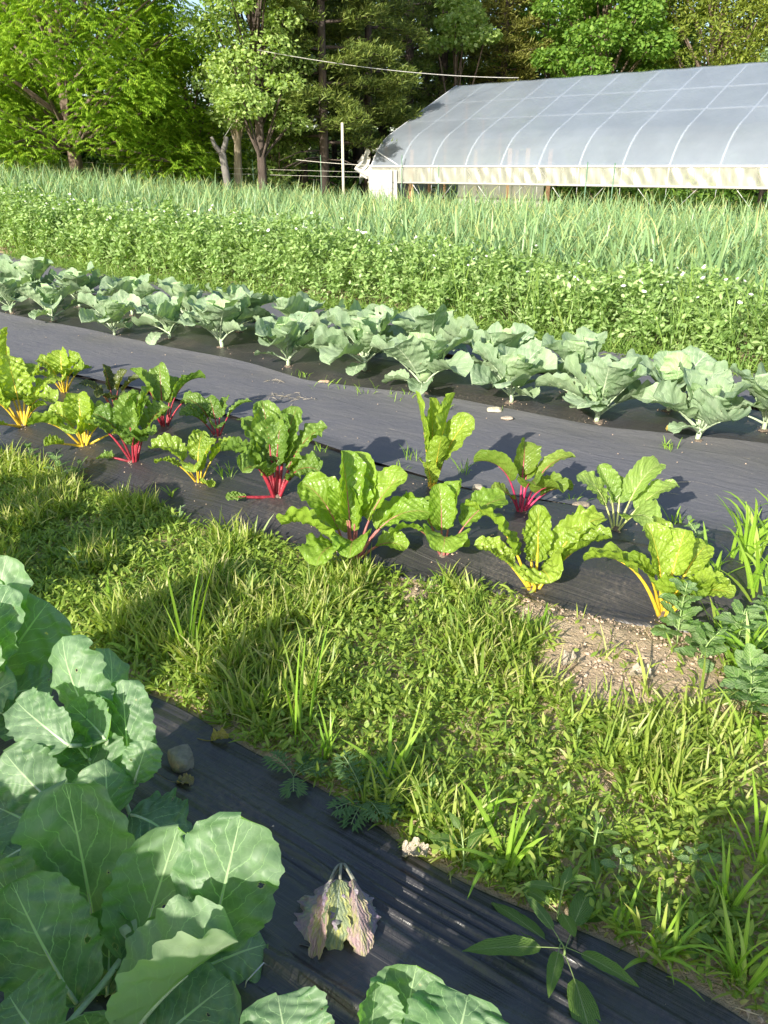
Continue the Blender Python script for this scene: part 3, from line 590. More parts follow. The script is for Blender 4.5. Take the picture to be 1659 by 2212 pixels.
fgplant(-.72, 1.56, 'second foreground cabbage with bright sunlit upper leaves, above the grey rock on the film', [
    ((215, 1585, 1.50), (135, 1375, 1.62), .17, -.05, dict(cup=-.3, n=(-.5, -.6, .7), ruf=.07)),
    ((215, 1580, 1.52), (235, 1400, 1.72), .13, -.07, dict(cup=-.2, n=(.7, -.5, .4))),
    ((283, 1680, 1.42), (265, 1468, 1.56), .145, -.01, dict(cup=-.1, n=(-.2, -.75, .6), a=.25, b=.3)),
    ((290, 1690, 1.38), (320, 1600, 1.42), .09, -.02, dict(cup=-.2, n=(.2, -.7, .6))),
    ((150, 1610, 1.38), (35, 1515, 1.48), .12, -.04, dict(lob=.09, n=(-.3, -.5, .8))),
    ((240, 1740, 1.34), (165, 1590, 1.46), .17, .03, dict(cup=.5, n=(.2, -.5, .8))),
    ((130, 1750, 1.28), (10, 1625, 1.36), .14, -.04, dict(fold=-.3, n=(-.2, -.5, .8), lob=.07)),
    ((220, 1790, 1.30), (225, 1640, 1.38), .17, -.07, dict(cup=-.7, n=(.5, -.6, .6), ruf=.07)),
    ((282, 1760, 1.34), (395, 1830, 1.30), .19, -.05, dict(n=(.1, -.2, 1), cup=-.15, a=.3, b=.35)),
    ((230, 1600, 1.44), (150, 1520, 1.50), .13, .03, dict(cup=.6, lob=.08)),
    ((190, 1640, 1.42), (120, 1570, 1.46), .10, .02, dict(cup=.6, lob=.08)),
    ((240, 1590, 1.5), (215, 1500, 1.52), .08, .02, dict(cup=.7, lob=.08)),
    ((100, 1800, 1.25), (-20, 1740, 1.28), .17, -.03, dict(n=(-.2, -.2, 1))),
    ((60, 1830, 1.2), (-30, 1900, 1.15), .16, -.03, dict(n=(-.2, -.2, 1))),
    ((250, 1570, 1.56), (300, 1500, 1.66), .12, -.04, dict(n=(.2, -.2, 1))),
], 22)
fgplant(-1.20, 1.86, 'third foreground cabbage, cut off by the left edge, one big round leaf in shadow', [
    ((-20, 1420, 1.80), (15, 1200, 1.92), .19, -.03, dict(cup=.1)),
    ((-30, 1460, 1.72), (20, 1265, 1.82), .18, -.05, dict(n=(-.1, -.7, .7))),
    ((0, 1450, 1.82), (105, 1300, 1.92), .25, -.05, dict(n=(.35, -.6, .6), cup=-.2)),
    ((-50, 1540, 1.65), (35, 1470, 1.68), .15, -.04, dict(n=(0, -.4, 1))),
    ((20, 1500, 1.74), (110, 1500, 1.74), .16, -.04, dict(n=(.2, -.3, 1))),
    ((-60, 1500, 1.7), (-120, 1300, 1.7), .25, -.04, dict()),
    ((-60, 1500, 1.7), (-60, 1250, 1.9), .25, -.04, dict()),
    ((0, 1540, 1.7), (60, 1580, 1.62), .14, -.03, dict(n=(.2, -.3, 1))),
], 23)
fgplant(-.06, .72, 'foreground cabbage rising from the bottom edge, right of the largest one', [
    ((860, 2290, .75), (900, 2085, .86), .14, .02, dict(cup=.2)),
    ((960, 2330, .68), (1010, 2150, .76), .17, -.03, dict(n=(.2, -.4, 1))),
    ((800, 2300, .74), (815, 2120, .82), .085, .01, dict(cup=.6, n=(.5, -.7, .5))),
    ((640, 2330, .70), (600, 2150, .80), .15, -.03, dict(n=(-.1, -.4, 1))),
    ((700, 2330, .70), (730, 2230, .75), .10, -.02, dict(n=(0, -.4, 1))),
], 24)
# the rest of this row stands left of and behind the camera and throws the shade on the grass
def fgrand(x, y, lab, seed, size=1.0):
    rg = np.random.default_rng(seed); z = surf(x, y)
    root = empty('cabbage_plant', (x, y, z), 0, lab, 'cabbage', 'large cabbages in the foreground bed')
    tV, tF, tU = tube([(0, 0, -0.02), (0.01, 0, .08), (0, 0.005, .2)], [0.020, 0.017, 0.018], 10); mesh_obj('stem', tV, tF, M_CSTEM, root, tU)
    for i in range(14):
        f = i / 13; az = i * 2.4 + rg.uniform(-.3, .3); el = rad(30 + 52 * f); bd = rad((70 - 45 * f) * rg.uniform(.7, 1.2))
        L = size * rg.uniform(.36, .48) * (1 - .3 * max(0, f - .6)); P = arc((0, 0, .05 + .15 * f), az, el, L, bd, 44, 1.4); k = 12
        T = np.gradient(P, axis=0); nr = np.cross(np.cross(T, UPV + 1e-6), T)[k:]
        V, F, UV = blade(P[k:], size * rg.uniform(.19, .25), nr, a=.45, b=.25, nu=14, cup=rg.uniform(0, .4), ruf=.05, rf=3, lob=.045, nvein=6.5, slope=.5, rg=rg)
        lf = mesh_obj('leaf', V, F, M_FG, root, UV)
        tV, tF, tU = tube(P[:24:3], np.linspace(.0065, .002, 8), 6); mesh_obj('leaf_rib', tV, tF, M_CSTEM, lf, tU)
for i, (s, n) in enumerate([(2.75, .86), (3.4, .84), (4.1, .84), (4.8, .84)]):
    fgrand(*xy(s, n), ['foreground-row cabbage just outside the left edge of the photo', 'foreground-row cabbage two places beyond the left edge', 'foreground-row cabbage three places beyond the left edge', 'last foreground-row cabbage far to the left'][i], 30 + i, 1.1)
for i, (x_, y_) in enumerate([(-1.15, .50), (-.86, .20), (-.50, -.12), (-1.6, .85), (.10, -.05), (-.62, -.45)]):  # unseen plants, placed and sized to shade the nearest leaves and film
    fgrand(x_, y_, ['near-row cabbage standing left below the frame', 'near-row cabbage beside the largest one, outside the left edge', 'near-row cabbage farthest to the left', 'near-row cabbage below the bottom edge of the photo', 'near-row cabbage right below the camera', 'near-row cabbage behind the one below the frame'][i], 40 + i, 1.28)

# ------------------------------------------------------------------ wilted leaf, rocks, dead leaves
M_WILT = m_broad('wilted_leaf', (0.28, 0.20, 0.31), (0.40, 0.31, 0.41), (0.36, 0.30, 0.36), (0.36, 0.35, 0.33), nv=7, slope=.5, trans=.2, rough=.55, blotch=(0.30, 0.33, 0.29), bumps=.6)
M_WILT2 = m_broad('wilted_pink_leaf', (0.40, 0.24, 0.28), (0.48, 0.33, 0.34), (0.5, 0.38, 0.38), (0.5, 0.45, 0.4), nv=7, slope=.5, trans=.25, rough=.55, blotch=(0.42, 0.42, 0.17), bumps=.6)
M_WILT3 = m_broad('wilted_green_leaf', (0.20, 0.26, 0.15), (0.29, 0.34, 0.19), (0.34, 0.38, 0.26), (0.36, 0.42, 0.33), nv=7, slope=.5, trans=.2, rough=.55, blotch=(0.5, 0.5, 0.16), bumps=.6)
M_WSTALK = m_plain('wilted_stalk', (.24, .24, .19), .7, var=.3, scale=30)
wx, wy = gp(735, 1905, .05); wz = surf(wx, wy)
wr = empty('wilted_cabbage', (wx, wy, wz), 0, 'wilted purple and green cabbage leaves collapsed on the black film', 'wilted plant')
rg = np.random.default_rng(55); O = np.array([wx, wy, wz])
for (tp, tip, W, mt, nn, ff) in [((712, 1905, 1.175), (655, 2050, 1.07), .14, M_WILT, (-.5, -.5, .6), -.3), ((735, 1900, 1.17), (722, 2060, 1.05), .065, M_WILT3, (.1, -.8, .5), .3), ((768, 1905, 1.175), (805, 2040, 1.08), .10, M_WILT, (.5, -.5, .6), -.5), ((762, 1900, 1.17), (790, 2085, 1.035), .065, M_WILT2, (.3, -.8, .4), -.4), ((705, 1940, 1.15), (685, 2090, 1.035), .055, M_WILT2, (-.2, -.8, .4), .8), ((735, 1900, 1.175), (750, 2020, 1.08), .08, M_WILT, (.2, -.6, .7), .3)]:
    a_ = p3(*tp) - O; a_[2] = min(max(a_[2], .06), .085); b_ = p3(*tip) - O; b_[2] = 0.016
    P = bez(a_, (a_ + b_) / 2 + np.array([0, -.01, .03]), b_, 36)
    V, F, UV = blade(P, W * .86, np.array(nn), a=.45, b=.35, nu=20, ruf=.13, rf=2.2, lob=.16, fold=ff, blis=.012, rg=rg)
    V[:, 2] = np.maximum(V[:, 2], .010 + .004 * np.sin(V[:, 0] * 90)); lf = mesh_obj('leaf', V, F, mt, wr, UV)
    PP = bez(np.array([0.01, .05, -.01]), np.array([0, .01, .085]), a_, 10); tV, tF, tU = tube(PP, np.linspace(.0042, .003, 10), 8); mesh_obj('leaf_stalk', tV, tF, M_WSTALK, lf, tU)
def rock(loc, r, seed, label, colr, rz=0, name='rock', sq=(1, 1, 1), cat='stone', pw=3.2):
    rg = np.random.default_rng(seed); nu_, nv_ = 28, 40
    th = np.linspace(0.02, PI - .02, nu_); ph = np.arange(nv_) * 2 * PI / nv_; A, B = np.meshgrid(th, ph, indexing='ij')
    D = np.stack([np.sin(A) * np.cos(B), np.sin(A) * np.sin(B), np.cos(A)], -1)
    R = (np.abs(D) ** pw).sum(-1) ** (-1 / pw)
    for k in range(7):
        d = rg.normal(size=3); d /= np.linalg.norm(d); c_ = rg.uniform(.72, .95); pr = D @ d * R
        R = np.where(pr > c_, R * (c_ + (pr - c_) * .15) / np.maximum(pr, 1e-3), R)
    V = D * R[..., None] * r * np.array(sq); V = V + rg.normal(size=V.shape) * r * .004; V = V.reshape(-1, 3); V[:, 2] -= V[:, 2].min() + r * .12
    i, j = np.meshgrid(np.arange(nu_ - 1), np.arange(nv_), indexing='ij')
    F = np.stack([i * nv_ + j, (i + 1) * nv_ + j, (i + 1) * nv_ + (j + 1) % nv_, i * nv_ + (j + 1) % nv_], -1).reshape(-1, 4)
    o = mesh_obj(name, V, F, m_plain('stone_' + str(seed), colr, .85, var=.25, scale=40, bump=.5, bscale=2.5)); o.location = (*loc, surf(*loc)); o.rotation_euler = (0, 0, rz)
    return tag(o, label, cat)
rock(gp(393, 1652, .03), .035, 3, 'large rounded grey-brown rock sitting on the foreground film beside the second cabbage', (.24, .21, .17), .5, sq=(.9, 1.25, .85))
rock(gp(1187, 1270), .02, 4, 'grey stone on the film under the crinkled yellow-stemmed chard', (.42, .38, .33), .2, sq=(1.1, .8, .7))
rock(gp(1032, 1052, .05), .035, 5, 'square pale stone on the film edge left of the magenta chard', (.50, .43, .34), .2, sq=(.8, .8, .6))
rock(gp(1062, 1056, .05), .03, 6, 'smaller pale stone touching the square one near the magenta chard', (.45, .40, .33), .9, sq=(1.2, .8, .5))
rock(gp(1205, 1068, .05), .03, 7, 'grey stone half hidden behind the magenta chard', (.30, .28, .25), .9, sq=(1.1, .8, .6))
rock(gp(1255, 1090, .05), .035, 8, 'brown stone at the film edge right of the magenta chard', (.33, .27, .21), .4, sq=(1.2, .8, .5))
rock(gp(1068, 888, .03), .035, 9, 'cream stone at the edge of the cabbage film above the fabric path', (.55, .50, .38), .1, sq=(1.4, .9, .5))
rock(gp(1095, 905, .03), .03, 10, 'flat tan stone on the edge of the fabric path below the cabbages', (.48, .40, .32), .1, sq=(1.3, .8, .4))
rock(gp(700, 825, .03), .03, 11, 'reddish stone in the grassy gap of the cabbage film', (.48, .34, .24), .1, sq=(1.5, .8, .6))
rock(gp(1395, 1130, .05), .04, 14, 'flat grey stone on the chard film near the right edge', (.28, .28, .28), 0, sq=(1.6, 1, .25))
M_DEAD = m_broad('dead_leaf', (.30, .21, .13), (.50, .40, .26), (.6, .5, .35), (.55, .45, .3), trans=.2, rough=.7, bumps=.8)
M_DEADP = m_broad('bleached_leaf', (.55, .46, .36), (.66, .57, .46), (.72, .64, .52), (.7, .62, .5), trans=.2, rough=.7, bumps=.8)
M_DEADY = m_broad('yellow_leaf', (.50, .36, .08), (.62, .48, .12), (.65, .55, .25), (.65, .55, .3), trans=.25, rough=.6, bumps=.8)
def dead(px, py, L, W, azd, mat, label, seed, stem=.04):
    rg = np.random.default_rng(seed); x, y = gp(px, py, .03); z = surf(x, y); az = rad(azd)
    ro = empty('dead_leaf', (x, y, z), 0, label, 'dead leaf')
    P = arc((0, 0, .006), az, .5, L, .9, 24, 1.0)
    V, F, UV = blade(P, W, UPV, a=.4, b=.4, nu=12, ruf=.22, rf=2.6, lob=.1, cup=.9, blis=.05, rg=rg); V[:, 2] = np.maximum(V[:, 2], .004)
    mesh_obj('leaf_blade', V, F, mat, ro, UV)
    if stem: 
        q = np.array([[0, 0, .006], [-.4 * stem * math.cos(az + .3), -.4 * stem * math.sin(az + .3), .012], [-stem * math.cos(az - .3), -stem * math.sin(az - .3), .01]]); tV, tF, tU = tube(bez(*q, 8), .0013, 6); mesh_obj('leaf_stalk', tV, tF, mat, ro, tU)
dead(385, 1702, .045, .03, -10, M_DEAD, 'curled brown dead leaf with a long thin stalk, below the grey rock', 61, .07)
dead(455, 1592, .05, .035, 10, M_DEADY, 'yellow and tan dead leaf at the top edge of the foreground film', 62)
dead(320, 1660, .03, .02, 160, M_DEADP, 'tiny bleached curl of leaf under the second foreground cabbage', 63, 0)
dead(870, 1838, .06, .045, 0, M_DEADP, 'bleached crumpled leaf where the foreground film meets the weeds', 64, 0)
dead(1215, 1440, .06, .05, 20, M_DEADP, 'pale dried leaf on the bare soil, the left one of the pair', 65, 0)
dead(1360, 1462, .07, .05, -20, M_DEADP, 'pale curled dried leaf on the bare soil, the right one of the pair', 66, 0)
dead(1440, 930, .06, .04, 20, M_DEADY, 'yellowing fallen leaf on the film beside the rightmost cabbages', 67, 0)
dead(245, 962, .07, .03, 0, M_DEADP, 'withered cream leaf lying between the chards at the left', 68, 0)
dead(655, 1087, .05, .03, -10, M_DEADP, 'shrivelled leaf at the foot of the tallest red-stemmed chard', 69, 0)
x, y = gp(556, 2112, .06); z = surf(x, y) + .020
tV, tF, tU = tube([(x - .02, y - .03, z - .018), (x - .016, y - .024, z + .004), (x + .012, y + .012, z + .006), (x + .02, y + .022, z - .018)], .0016, 6)
tag(mesh_obj('staple_pin', tV, tF, m_plain('wire', (.5, .5, .48), .4, .8)), 'bent grey wire pin holding the fold of the foreground film', 'wire pin')
# debris on the fabric
rg = np.random.default_rng(8)
for (px, py, rx, nb, lab) in [(595, 822, .03, 14, 'wisp of dry straw on the fabric path, upper left'), (618, 858, .10, 46, 'nest of dry straw on the grey fabric path left of centre'), (1390, 1052, .12, 18, 'scattered dry straw strands on the fabric path at the right')]:
    cx, cy = gp(px, py, .03); P = np.stack([cx + rg.normal(size=nb) * rx, cy + rg.normal(size=nb) * rx * .5, np.full(nb, surf(cx, cy) + .006)], -1)
    V, F, UV, R = strips(rg, P, rg.uniform(0, 6.28, nb), rg.uniform(-.05, .3, nb), rg.uniform(.03, .10, nb), .004, rg.uniform(0, .5, nb), [.6, 1, 1, .7, .2], twist=rg.uniform(-1, 1, nb))
    tag(mesh_obj('straw', V, F, M_DEADP, None, UV, R), lab, 'straw')

# soil showing and spilled round every planting hole in the films
mbh = MB(); rh = np.random.default_rng(222); crumbs = []
for o in list(sc.objects):
    if o.type == 'EMPTY' and o.get('category') in ('chard', 'cabbage'):
        x0, y0 = o.location.x, o.location.y; k = 26; th = np.arange(k) * 2 * PI / k; rr = (.020 if o['category'] == 'chard' else .032) * (1 + .25 * np.sin(th * 2 + rh.random() * 6) + .12 * rh.normal(size=k))
        ring = [(x0, y0)]; V = [[x0, y0, surf(x0, y0) + .010]]
        for f in (.5, .8, 1.0):
            for q in range(k): X_ = x0 + rr[q] * f * math.cos(th[q]); Y_ = y0 + rr[q] * f * math.sin(th[q]); V.append([X_, Y_, surf(X_, Y_) + (.009, .007, .001)[int(f > .6) + int(f > .9)] + rh.normal() * .0012])
        F = [[0, 1 + q, 1 + (q + 1) % k, 1 + (q + 2) % k] for q in range(0, k, 2)] + [[1 + a * k + q, 1 + (a + 1) * k + q, 1 + (a + 1) * k + (q + 1) % k, 1 + a * k + (q + 1) % k] for a in (0, 1) for q in range(k)]
        mbh.add(V, F)
        m_ = 46; rr = np.abs(rh.normal(size=m_)) * .05 + .01; a_ = rh.uniform(0, 6.28, m_); crumbs += [(x0 + r_ * math.cos(q), y0 + r_ * math.sin(q)) for r_, q in zip(rr, a_)]
tag(mbh.build('planting_soil', m_plain('dark_soil', (.17, .13, .10), .95, var=.35, scale=60, bump=.5)), kind='stuff')  # planting-hole soil in a darker tone than the open ground
for k in range(1500):     # specks of soil blown over the films and the fabric
    s_, n_ = rh.uniform(-.5, 7), rh.uniform(.1, 5.6)
    if 1.2 < n_ < 2.25: continue
    crumbs.append(xy(s_, n_))
HOLE_CRUMBS = np.array(crumbs)
# ------------------------------------------------------------------ grass and weeds in the aisles
M_GRASS = m_blade('grass', (0.13, 0.235, 0.03), (0.35, 0.43, 0.085), (0.58, 0.54, 0.29), tip=(.5, .45, .2), trans=.42, rough=.42, boost=(1.6, 1.6, .5))
M_TALL = m_blade('tall_grass', (0.17, 0.33, 0.045), (0.30, 0.47, 0.06), (0.42, 0.54, 0.12), trans=.42, rough=.4, boost=(1.6, 1.6, .5))
M_WEED = m_blade('small_weed', (0.13, 0.23, 0.035), (0.27, 0.37, 0.06), (0.42, 0.48, 0.13), trans=.35, rough=.45)
rg = np.random.default_rng(99)
def region_pts(n, s0, s1, n0f, n1f, keep=None):
    s = rg.uniform(s0, s1, n); lo = n0f(s); hi = n1f(s); q = lo + (hi - lo) * rg.random(n)
    x, y = xy(s, q)
    if keep is not None:
        k = rg.random(n) < keep(x, y, s, q); x, y = x[k], y[k]
    return x, y
def clump(x, y, f, seed): return 0.5 + 0.5 * fnoise(x, y, f, seed) * 1.6
def aisle_keep(x, y, s, n):
    dens = np.clip(0.02 + .75 * clump(x, y, 14, 21) + .55 * clump(x, y, 38, 22) - .17 + .22 * (1 - smooth(x, -.2, .8)), .03, 1)
    dens = dens * (1 - 0.97 * patchf(x, y)) * (0.45 + .55 * smooth(n - edge_hi('front', s), 0.01, .10)) * (0.6 + .4 * smooth(edge_lo('chard', s) - n, 0.0, .12))
    inf = (y > .5) & (np.abs(x) < .62 * y + .9) 
    return dens * inf
lo = lambda s: edge_hi('front', s) + .015; hi = lambda s: edge_lo('chard', s) + .01
mb = MB()
x, y = region_pts(105000, -1.3, 5.5, lo, hi, aisle_keep); n = len(x)
P = np.stack([x, y, gz(x, y) - .004], -1); big = np.clip(clump(x, y, 7, 31), 0.1, 1.2)
V, F, UV, R = strips(rg, P, rg.uniform(0, 6.28, n), rg.normal(.80, .42, n), (0.022 + .050 * rg.random(n) ** 1.5) * (.35 + 1.0 * big), rg.uniform(.0035, .011, n), rg.uniform(.2, 1.6, n), [.75, 1, .75, .12], twist=rg.uniform(-1, 1, n), rnd=np.clip(rg.random(n) * .8 + .2 * clump(x, y, 4, 61), 0, .999)); mb.add(V, F, UV, R)
x, y = region_pts(9500, -1.3, 5.5, lo, hi, lambda x, y, s, n: aisle_keep(x, y, s, n) * (clump(x, y, 7, 31) > .55))          # tufts of upright blades
for rep in range(6):
    n = len(x); P = np.stack([x + rg.normal(size=n) * .008, y + rg.normal(size=n) * .008, gz(x, y) - .004], -1)
    V, F, UV, R = strips(rg, P, rg.uniform(0, 6.28, n), rg.uniform(.9, 1.5, n), rg.uniform(.05, .16, n), rg.uniform(.005, .011, n), rg.uniform(.1, 1.0, n), [.7, 1, .9, .6, .08], twist=rg.uniform(-.8, .8, n), rnd=rg.random(n) * .74); mb.add(V, F, UV, R)
tag(mb.build('grass', M_GRASS), kind='stuff')
mb = MB()
x, y = region_pts(38000, -1.3, 5.5, lo, hi, lambda x, y, s, n: aisle_keep(x, y, s, n) * (.25 + .75 * (clump(x, y, 5, 41) > .45))); n = len(x)
P = np.stack([x, y, gz(x, y) + rg.uniform(.003, .05, n)], -1)
V, F, UV, R = strips(rg, P, rg.uniform(0, 6.28, n), rg.uniform(-.2, .9, n), rg.uniform(.012, .036, n), rg.uniform(.008, .016, n), rg.uniform(-.3, .8, n), [.15, .85, 1, .7, .1], twist=rg.uniform(-.5, .5, n)); mb.add(V, F, UV, R)
for rep in range(5):      # rosettes of narrow leaves
    if rep == 0: cx_, cy_ = region_pts(17000, -1.3, 5.5, lo, hi, aisle_keep)
    x, y = cx_ + rg.normal(size=len(cx_)) * .004, cy_ + rg.normal(size=len(cx_)) * .004; n = len(x)
    V, F, UV, R = strips(rg, np.stack([x, y, gz(x, y) + rg.uniform(.0, .03, n)], -1), rg.uniform(0, 6.28, n), rg.uniform(.1, 1.3, n), rg.uniform(.022, .055, n), rg.uniform(.005, .011, n), rg.uniform(0, 1.2, n), [.3, .9, 1, .6, .08], twist=rg.uniform(-.7, .7, n), rnd=np.clip(rg.random(n) * .9, 0, 1)); mb.add(V, F, UV, R)
tag(mb.build('ground_weeds', M_WEED), kind='stuff')
# dry stubble and thatch
mb = MB(); x, y = region_pts(26000, -1.3, 5.5, lo, hi, lambda x, y, s, n: (1 - .9 * patchf(x, y)) * (.25 + .75 * (clump(x, y, 6, 51) > .5)) * (np.abs(x) < .62 * y + .9)); n = len(x)
V, F, UV, R = strips(rg, np.stack([x, y, gz(x, y) + .002], -1), rg.uniform(0, 6.28, n), rg.uniform(-.05, .5, n), rg.uniform(.02, .06, n), rg.uniform(.0015, .003, n), rg.uniform(0, .6, n), [.8, 1, .8, .3], twist=rg.uniform(-1, 1, n)); mb.add(V, F, UV, R)
M_THATCH = m_blade('dry_stalks', (.30, .22, .13), (.45, .35, .21), (.55, .46, .30), trans=.15, rough=.8, boost=(1.2, 1.1, .9))
tag(mb.build('dry_thatch', M_THATCH), kind='stuff')
# crumbs of soil and little stones along the film edges and on the bare patch
mb = MB(); pts = []
x, y = region_pts(2600, -1, 5, lo, lambda s: lo(s) + .10); pts += list(zip(x, y))
x, y = region_pts(2200, .2, 4, lambda s: hi(s) - .10, hi); pts += list(zip(x, y))
for (c_, r_) in PATCH:
    k = int(2200 * r_); a_ = rg.uniform(0, 6.28, k); rr = r_ * np.sqrt(rg.random(k)); pts += list(zip(c_[0] + rr * np.cos(a_), c_[1] + rr * np.sin(a_)))
base = np.array([[1, 0, 0], [0, 1, 0], [-1, 0, 0], [0, -1, 0], [.5, .5, .8], [-.5, .5, .75], [-.5, -.5, .8], [.5, -.5, .7]]) 
cf = np.array([[0, 1, 5, 4], [1, 2, 6, 5], [2, 3, 7, 6], [3, 0, 4, 7], [4, 5, 6, 7]])
pts = np.array(pts); k = len(pts); rs = .0010 + .0075 * rg.random(k) ** 7; an = rg.uniform(0, 6.28, k)
B = base[None] * rs[:, None, None] * rg.uniform(.6, 1.3, (k, 8, 3)); ca, sa = np.cos(an)[:, None], np.sin(an)[:, None]
Vp = np.stack([B[..., 0] * ca - B[..., 1] * sa + pts[:, 0:1], B[..., 0] * sa + B[..., 1] * ca + pts[:, 1:2], B[..., 2] + gz(pts[:, 0], pts[:, 1])[:, None] - .001], -1)
Fp = (cf[None] + np.arange(k)[:, None, None] * 8).reshape(-1, 4)
k2 = len(HOLE_CRUMBS); r2 = .0008 + .0045 * rg.random(k2) ** 4; z2 = np.array([surf(a, b) for a, b in HOLE_CRUMBS]) + .001
B2 = base[None] * r2[:, None, None] * rg.uniform(.6, 1.3, (k2, 8, 3)); V2 = B2 + np.stack([HOLE_CRUMBS[:, 0], HOLE_CRUMBS[:, 1], z2], -1)[:, None]
Fp = np.vstack([Fp, (cf[None] + (k + np.arange(k2))[:, None, None] * 8).reshape(-1, 4)]); Vp = np.concatenate([Vp, V2])
tag(mesh_obj('soil_crumbs', Vp.reshape(-1, 3), Fp, m_plain('crumb', (.46, .35, .26), .95, var=.4, scale=60), smooth_=False), kind='stuff')

def tuft(px, py, n, L, W, label, seed, el=(1.0, 1.5), bend=(.1, .9), spread=.012, mat=None, cat='grass', name='grass_tuft', z=0.0, azc=None):
    r = np.random.default_rng(seed); x, y = gp(px, py, z); zz = surf(x, y)
    P = np.stack([r.normal(size=n) * spread, r.normal(size=n) * spread, np.full(n, -.004)], -1)
    az = r.uniform(0, 6.28, n) if azc is None else r.normal(rad(azc), .8, n)
    V, F, UV, R = strips(r, P, az, r.uniform(*el, n), L * r.uniform(.5, 1.0, n), W * r.uniform(.7, 1.1, n), r.uniform(*bend, n), [.55, .85, 1, .95, .8, .5, .06], twist=r.uniform(-.7, .7, n), kink=1.6)
    o = mesh_obj(name, V, F, mat or M_TALL, None, UV, R); o.location = (x, y, zz)
    return tag(o, label, cat)
tuft(415, 1415, 6, .42, .013, 'grass tuft with one tall straight blade at the shaded left of the aisle', 301, (1.3, 1.55), (0, .4))
tuft(300, 1440, 6, .16, .012, 'grass tuft with bleached hooked blades beside the second foreground cabbage', 302, (1.0, 1.5), (.5, 2.4))
tuft(650, 1590, 9, .40, .012, 'grass tuft with a very tall light blade in the middle of the aisle', 303, (1.25, 1.56), (0, .5))
tuft(850, 1690, 9, .28, .012, 'grass tuft with long blades fanning right, above the feathery weed', 304, (.8, 1.4), (.1, .8))
tuft(700, 1640, 12, .18, .008, 'thin-bladed grass tuft left of the feathery weed', 305)
tuft(1100, 1890, 10, .26, .014, 'grass tuft with broad arching blades over the foreground film edge', 306, (.8, 1.4), (.4, 1.7))
tuft(1050, 1780, 9, .15, .010, 'light green grass tuft just above the lance-leaved weeds', 307)
tuft(1560, 1960, 12, .20, .011, 'lower grass tuft at the right edge of the aisle', 308)
tuft(1430, 2080, 12, .19, .010, 'grass tuft near the bottom right with crossing blades', 309, (.7, 1.4), (.3, 1.4))
tuft(1590, 2130, 16, .22, .011, 'dense grass tuft in the bottom right corner', 310, (.9, 1.5), (.3, 1.2))
tuft(1330, 2010, 10, .15, .009, 'short grass tuft right of the big dark lance-leaved weed', 311)
tuft(1640, 1870, 10, .22, .011, 'grass tuft cut off by the right edge, above the bottom corner', 312)
tuft(510, 1180, 6, .09, .008, 'narrow grass tuft against the chard film, left', 313)
tuft(370, 1080, 7, .10, .014, 'broad-bladed seedling grass on the chard film', 314, (.7, 1.3), (.2, .9))
tuft(1170, 1370, 7, .13, .010, 'grass tuft at the left border of the bare soil', 315)
tuft(800, 1265, 12, .12, .008, 'grass tuft in front of the largest chard', 316)
tuft(960, 1270, 8, .14, .009, 'grass tuft beneath the drooping chard leaf', 317)
tuft(250, 1310, 8, .14, .010, 'grass tuft in the shade near the left edge', 318)
tuft(540, 1330, 9, .12, .009, 'grass tuft at the shaded centre of the aisle', 319)
for i, (px, py, nn, L, W) in enumerate([(1590, 1250, 22, .30, .018), (1640, 1330, 22, .34, .020), (1560, 1380, 16, .26, .016), (1620, 1180, 18, .26, .014), (1650, 1480, 18, .30, .017), (1690, 1250, 20, .4, .02), (1530, 1290, 12, .22, .014), (1600, 1450, 14, .22, .015), (1655, 1600, 14, .24, .013), (1700, 1400, 20, .36, .02)]):
    tuft(px, py, nn, L, W, ['tall broad grass clump at the right end of the chard film', 'big grass clump on the right edge of the photo beside the chard', 'grass clump between the bare soil and the right-hand weeds', 'grass clump where the fabric path meets the right edge', 'grass clump on the right edge level with the bare soil', 'broad-leaved grass clump just outside the right edge', 'grass clump touching the last chard plant', 'low grass clump below the right-hand goosefoot weed', 'grass clump on the right edge halfway down the aisle', 'grass clump outside the right edge level with the bare soil'][i], 330 + i, (.9, 1.5), (.3, 1.6), .03)
for i, (px, py, L, lab) in enumerate([(1470, 1130, .13, 'grass tuft on the chard film right of the pale lime chard'), (1400, 1160, .07, 'tiny grass tuft in the film hole near the pale lime chard'), (895, 985, .12, 'grass tuft beside the foot of the tall upright yellow chard, left'), (1000, 1010, .16, 'grass tuft beside the tall upright yellow chard, right'), (690, 985, .10, 'grass tuft between the fabric and the tallest red chard'), (865, 1010, .08, 'grass tuft at the film edge behind the largest chard'), (490, 1045, .13, 'thin grass stem on the film beside the lime-leaved chard'), (650, 805, .08, 'grass tuft at the left end of the gap in the cabbage film'), (720, 830, .10, 'grass tuft in the middle of the gap in the cabbage film'), (790, 840, .11, 'grass tuft in the gap, right of the reddish stone'), (870, 848, .10, 'grass tuft at the right end of the gap in the cabbage film'), (960, 880, .12, 'grass tuft under the cabbage behind the tall chard'), (1445, 960, .10, 'grass tuft between the two rightmost front cabbages'), (1240, 1075, .10, 'bushy green weed tuft behind the pale lime chard'), (415, 900, .09, 'grass tuft on the chard film near the dark red seedling'), (1090, 880, .06, 'little grass tuft beside the cream stone')]):
    tuft(px, py, 11 if i < 9 else 14, L, .006 if i > 1 else .011, lab, 400 + i, (.6, 1.5), (.1, 1.4), .02 if i not in (7, 8, 9, 10) else .06, z=.05)
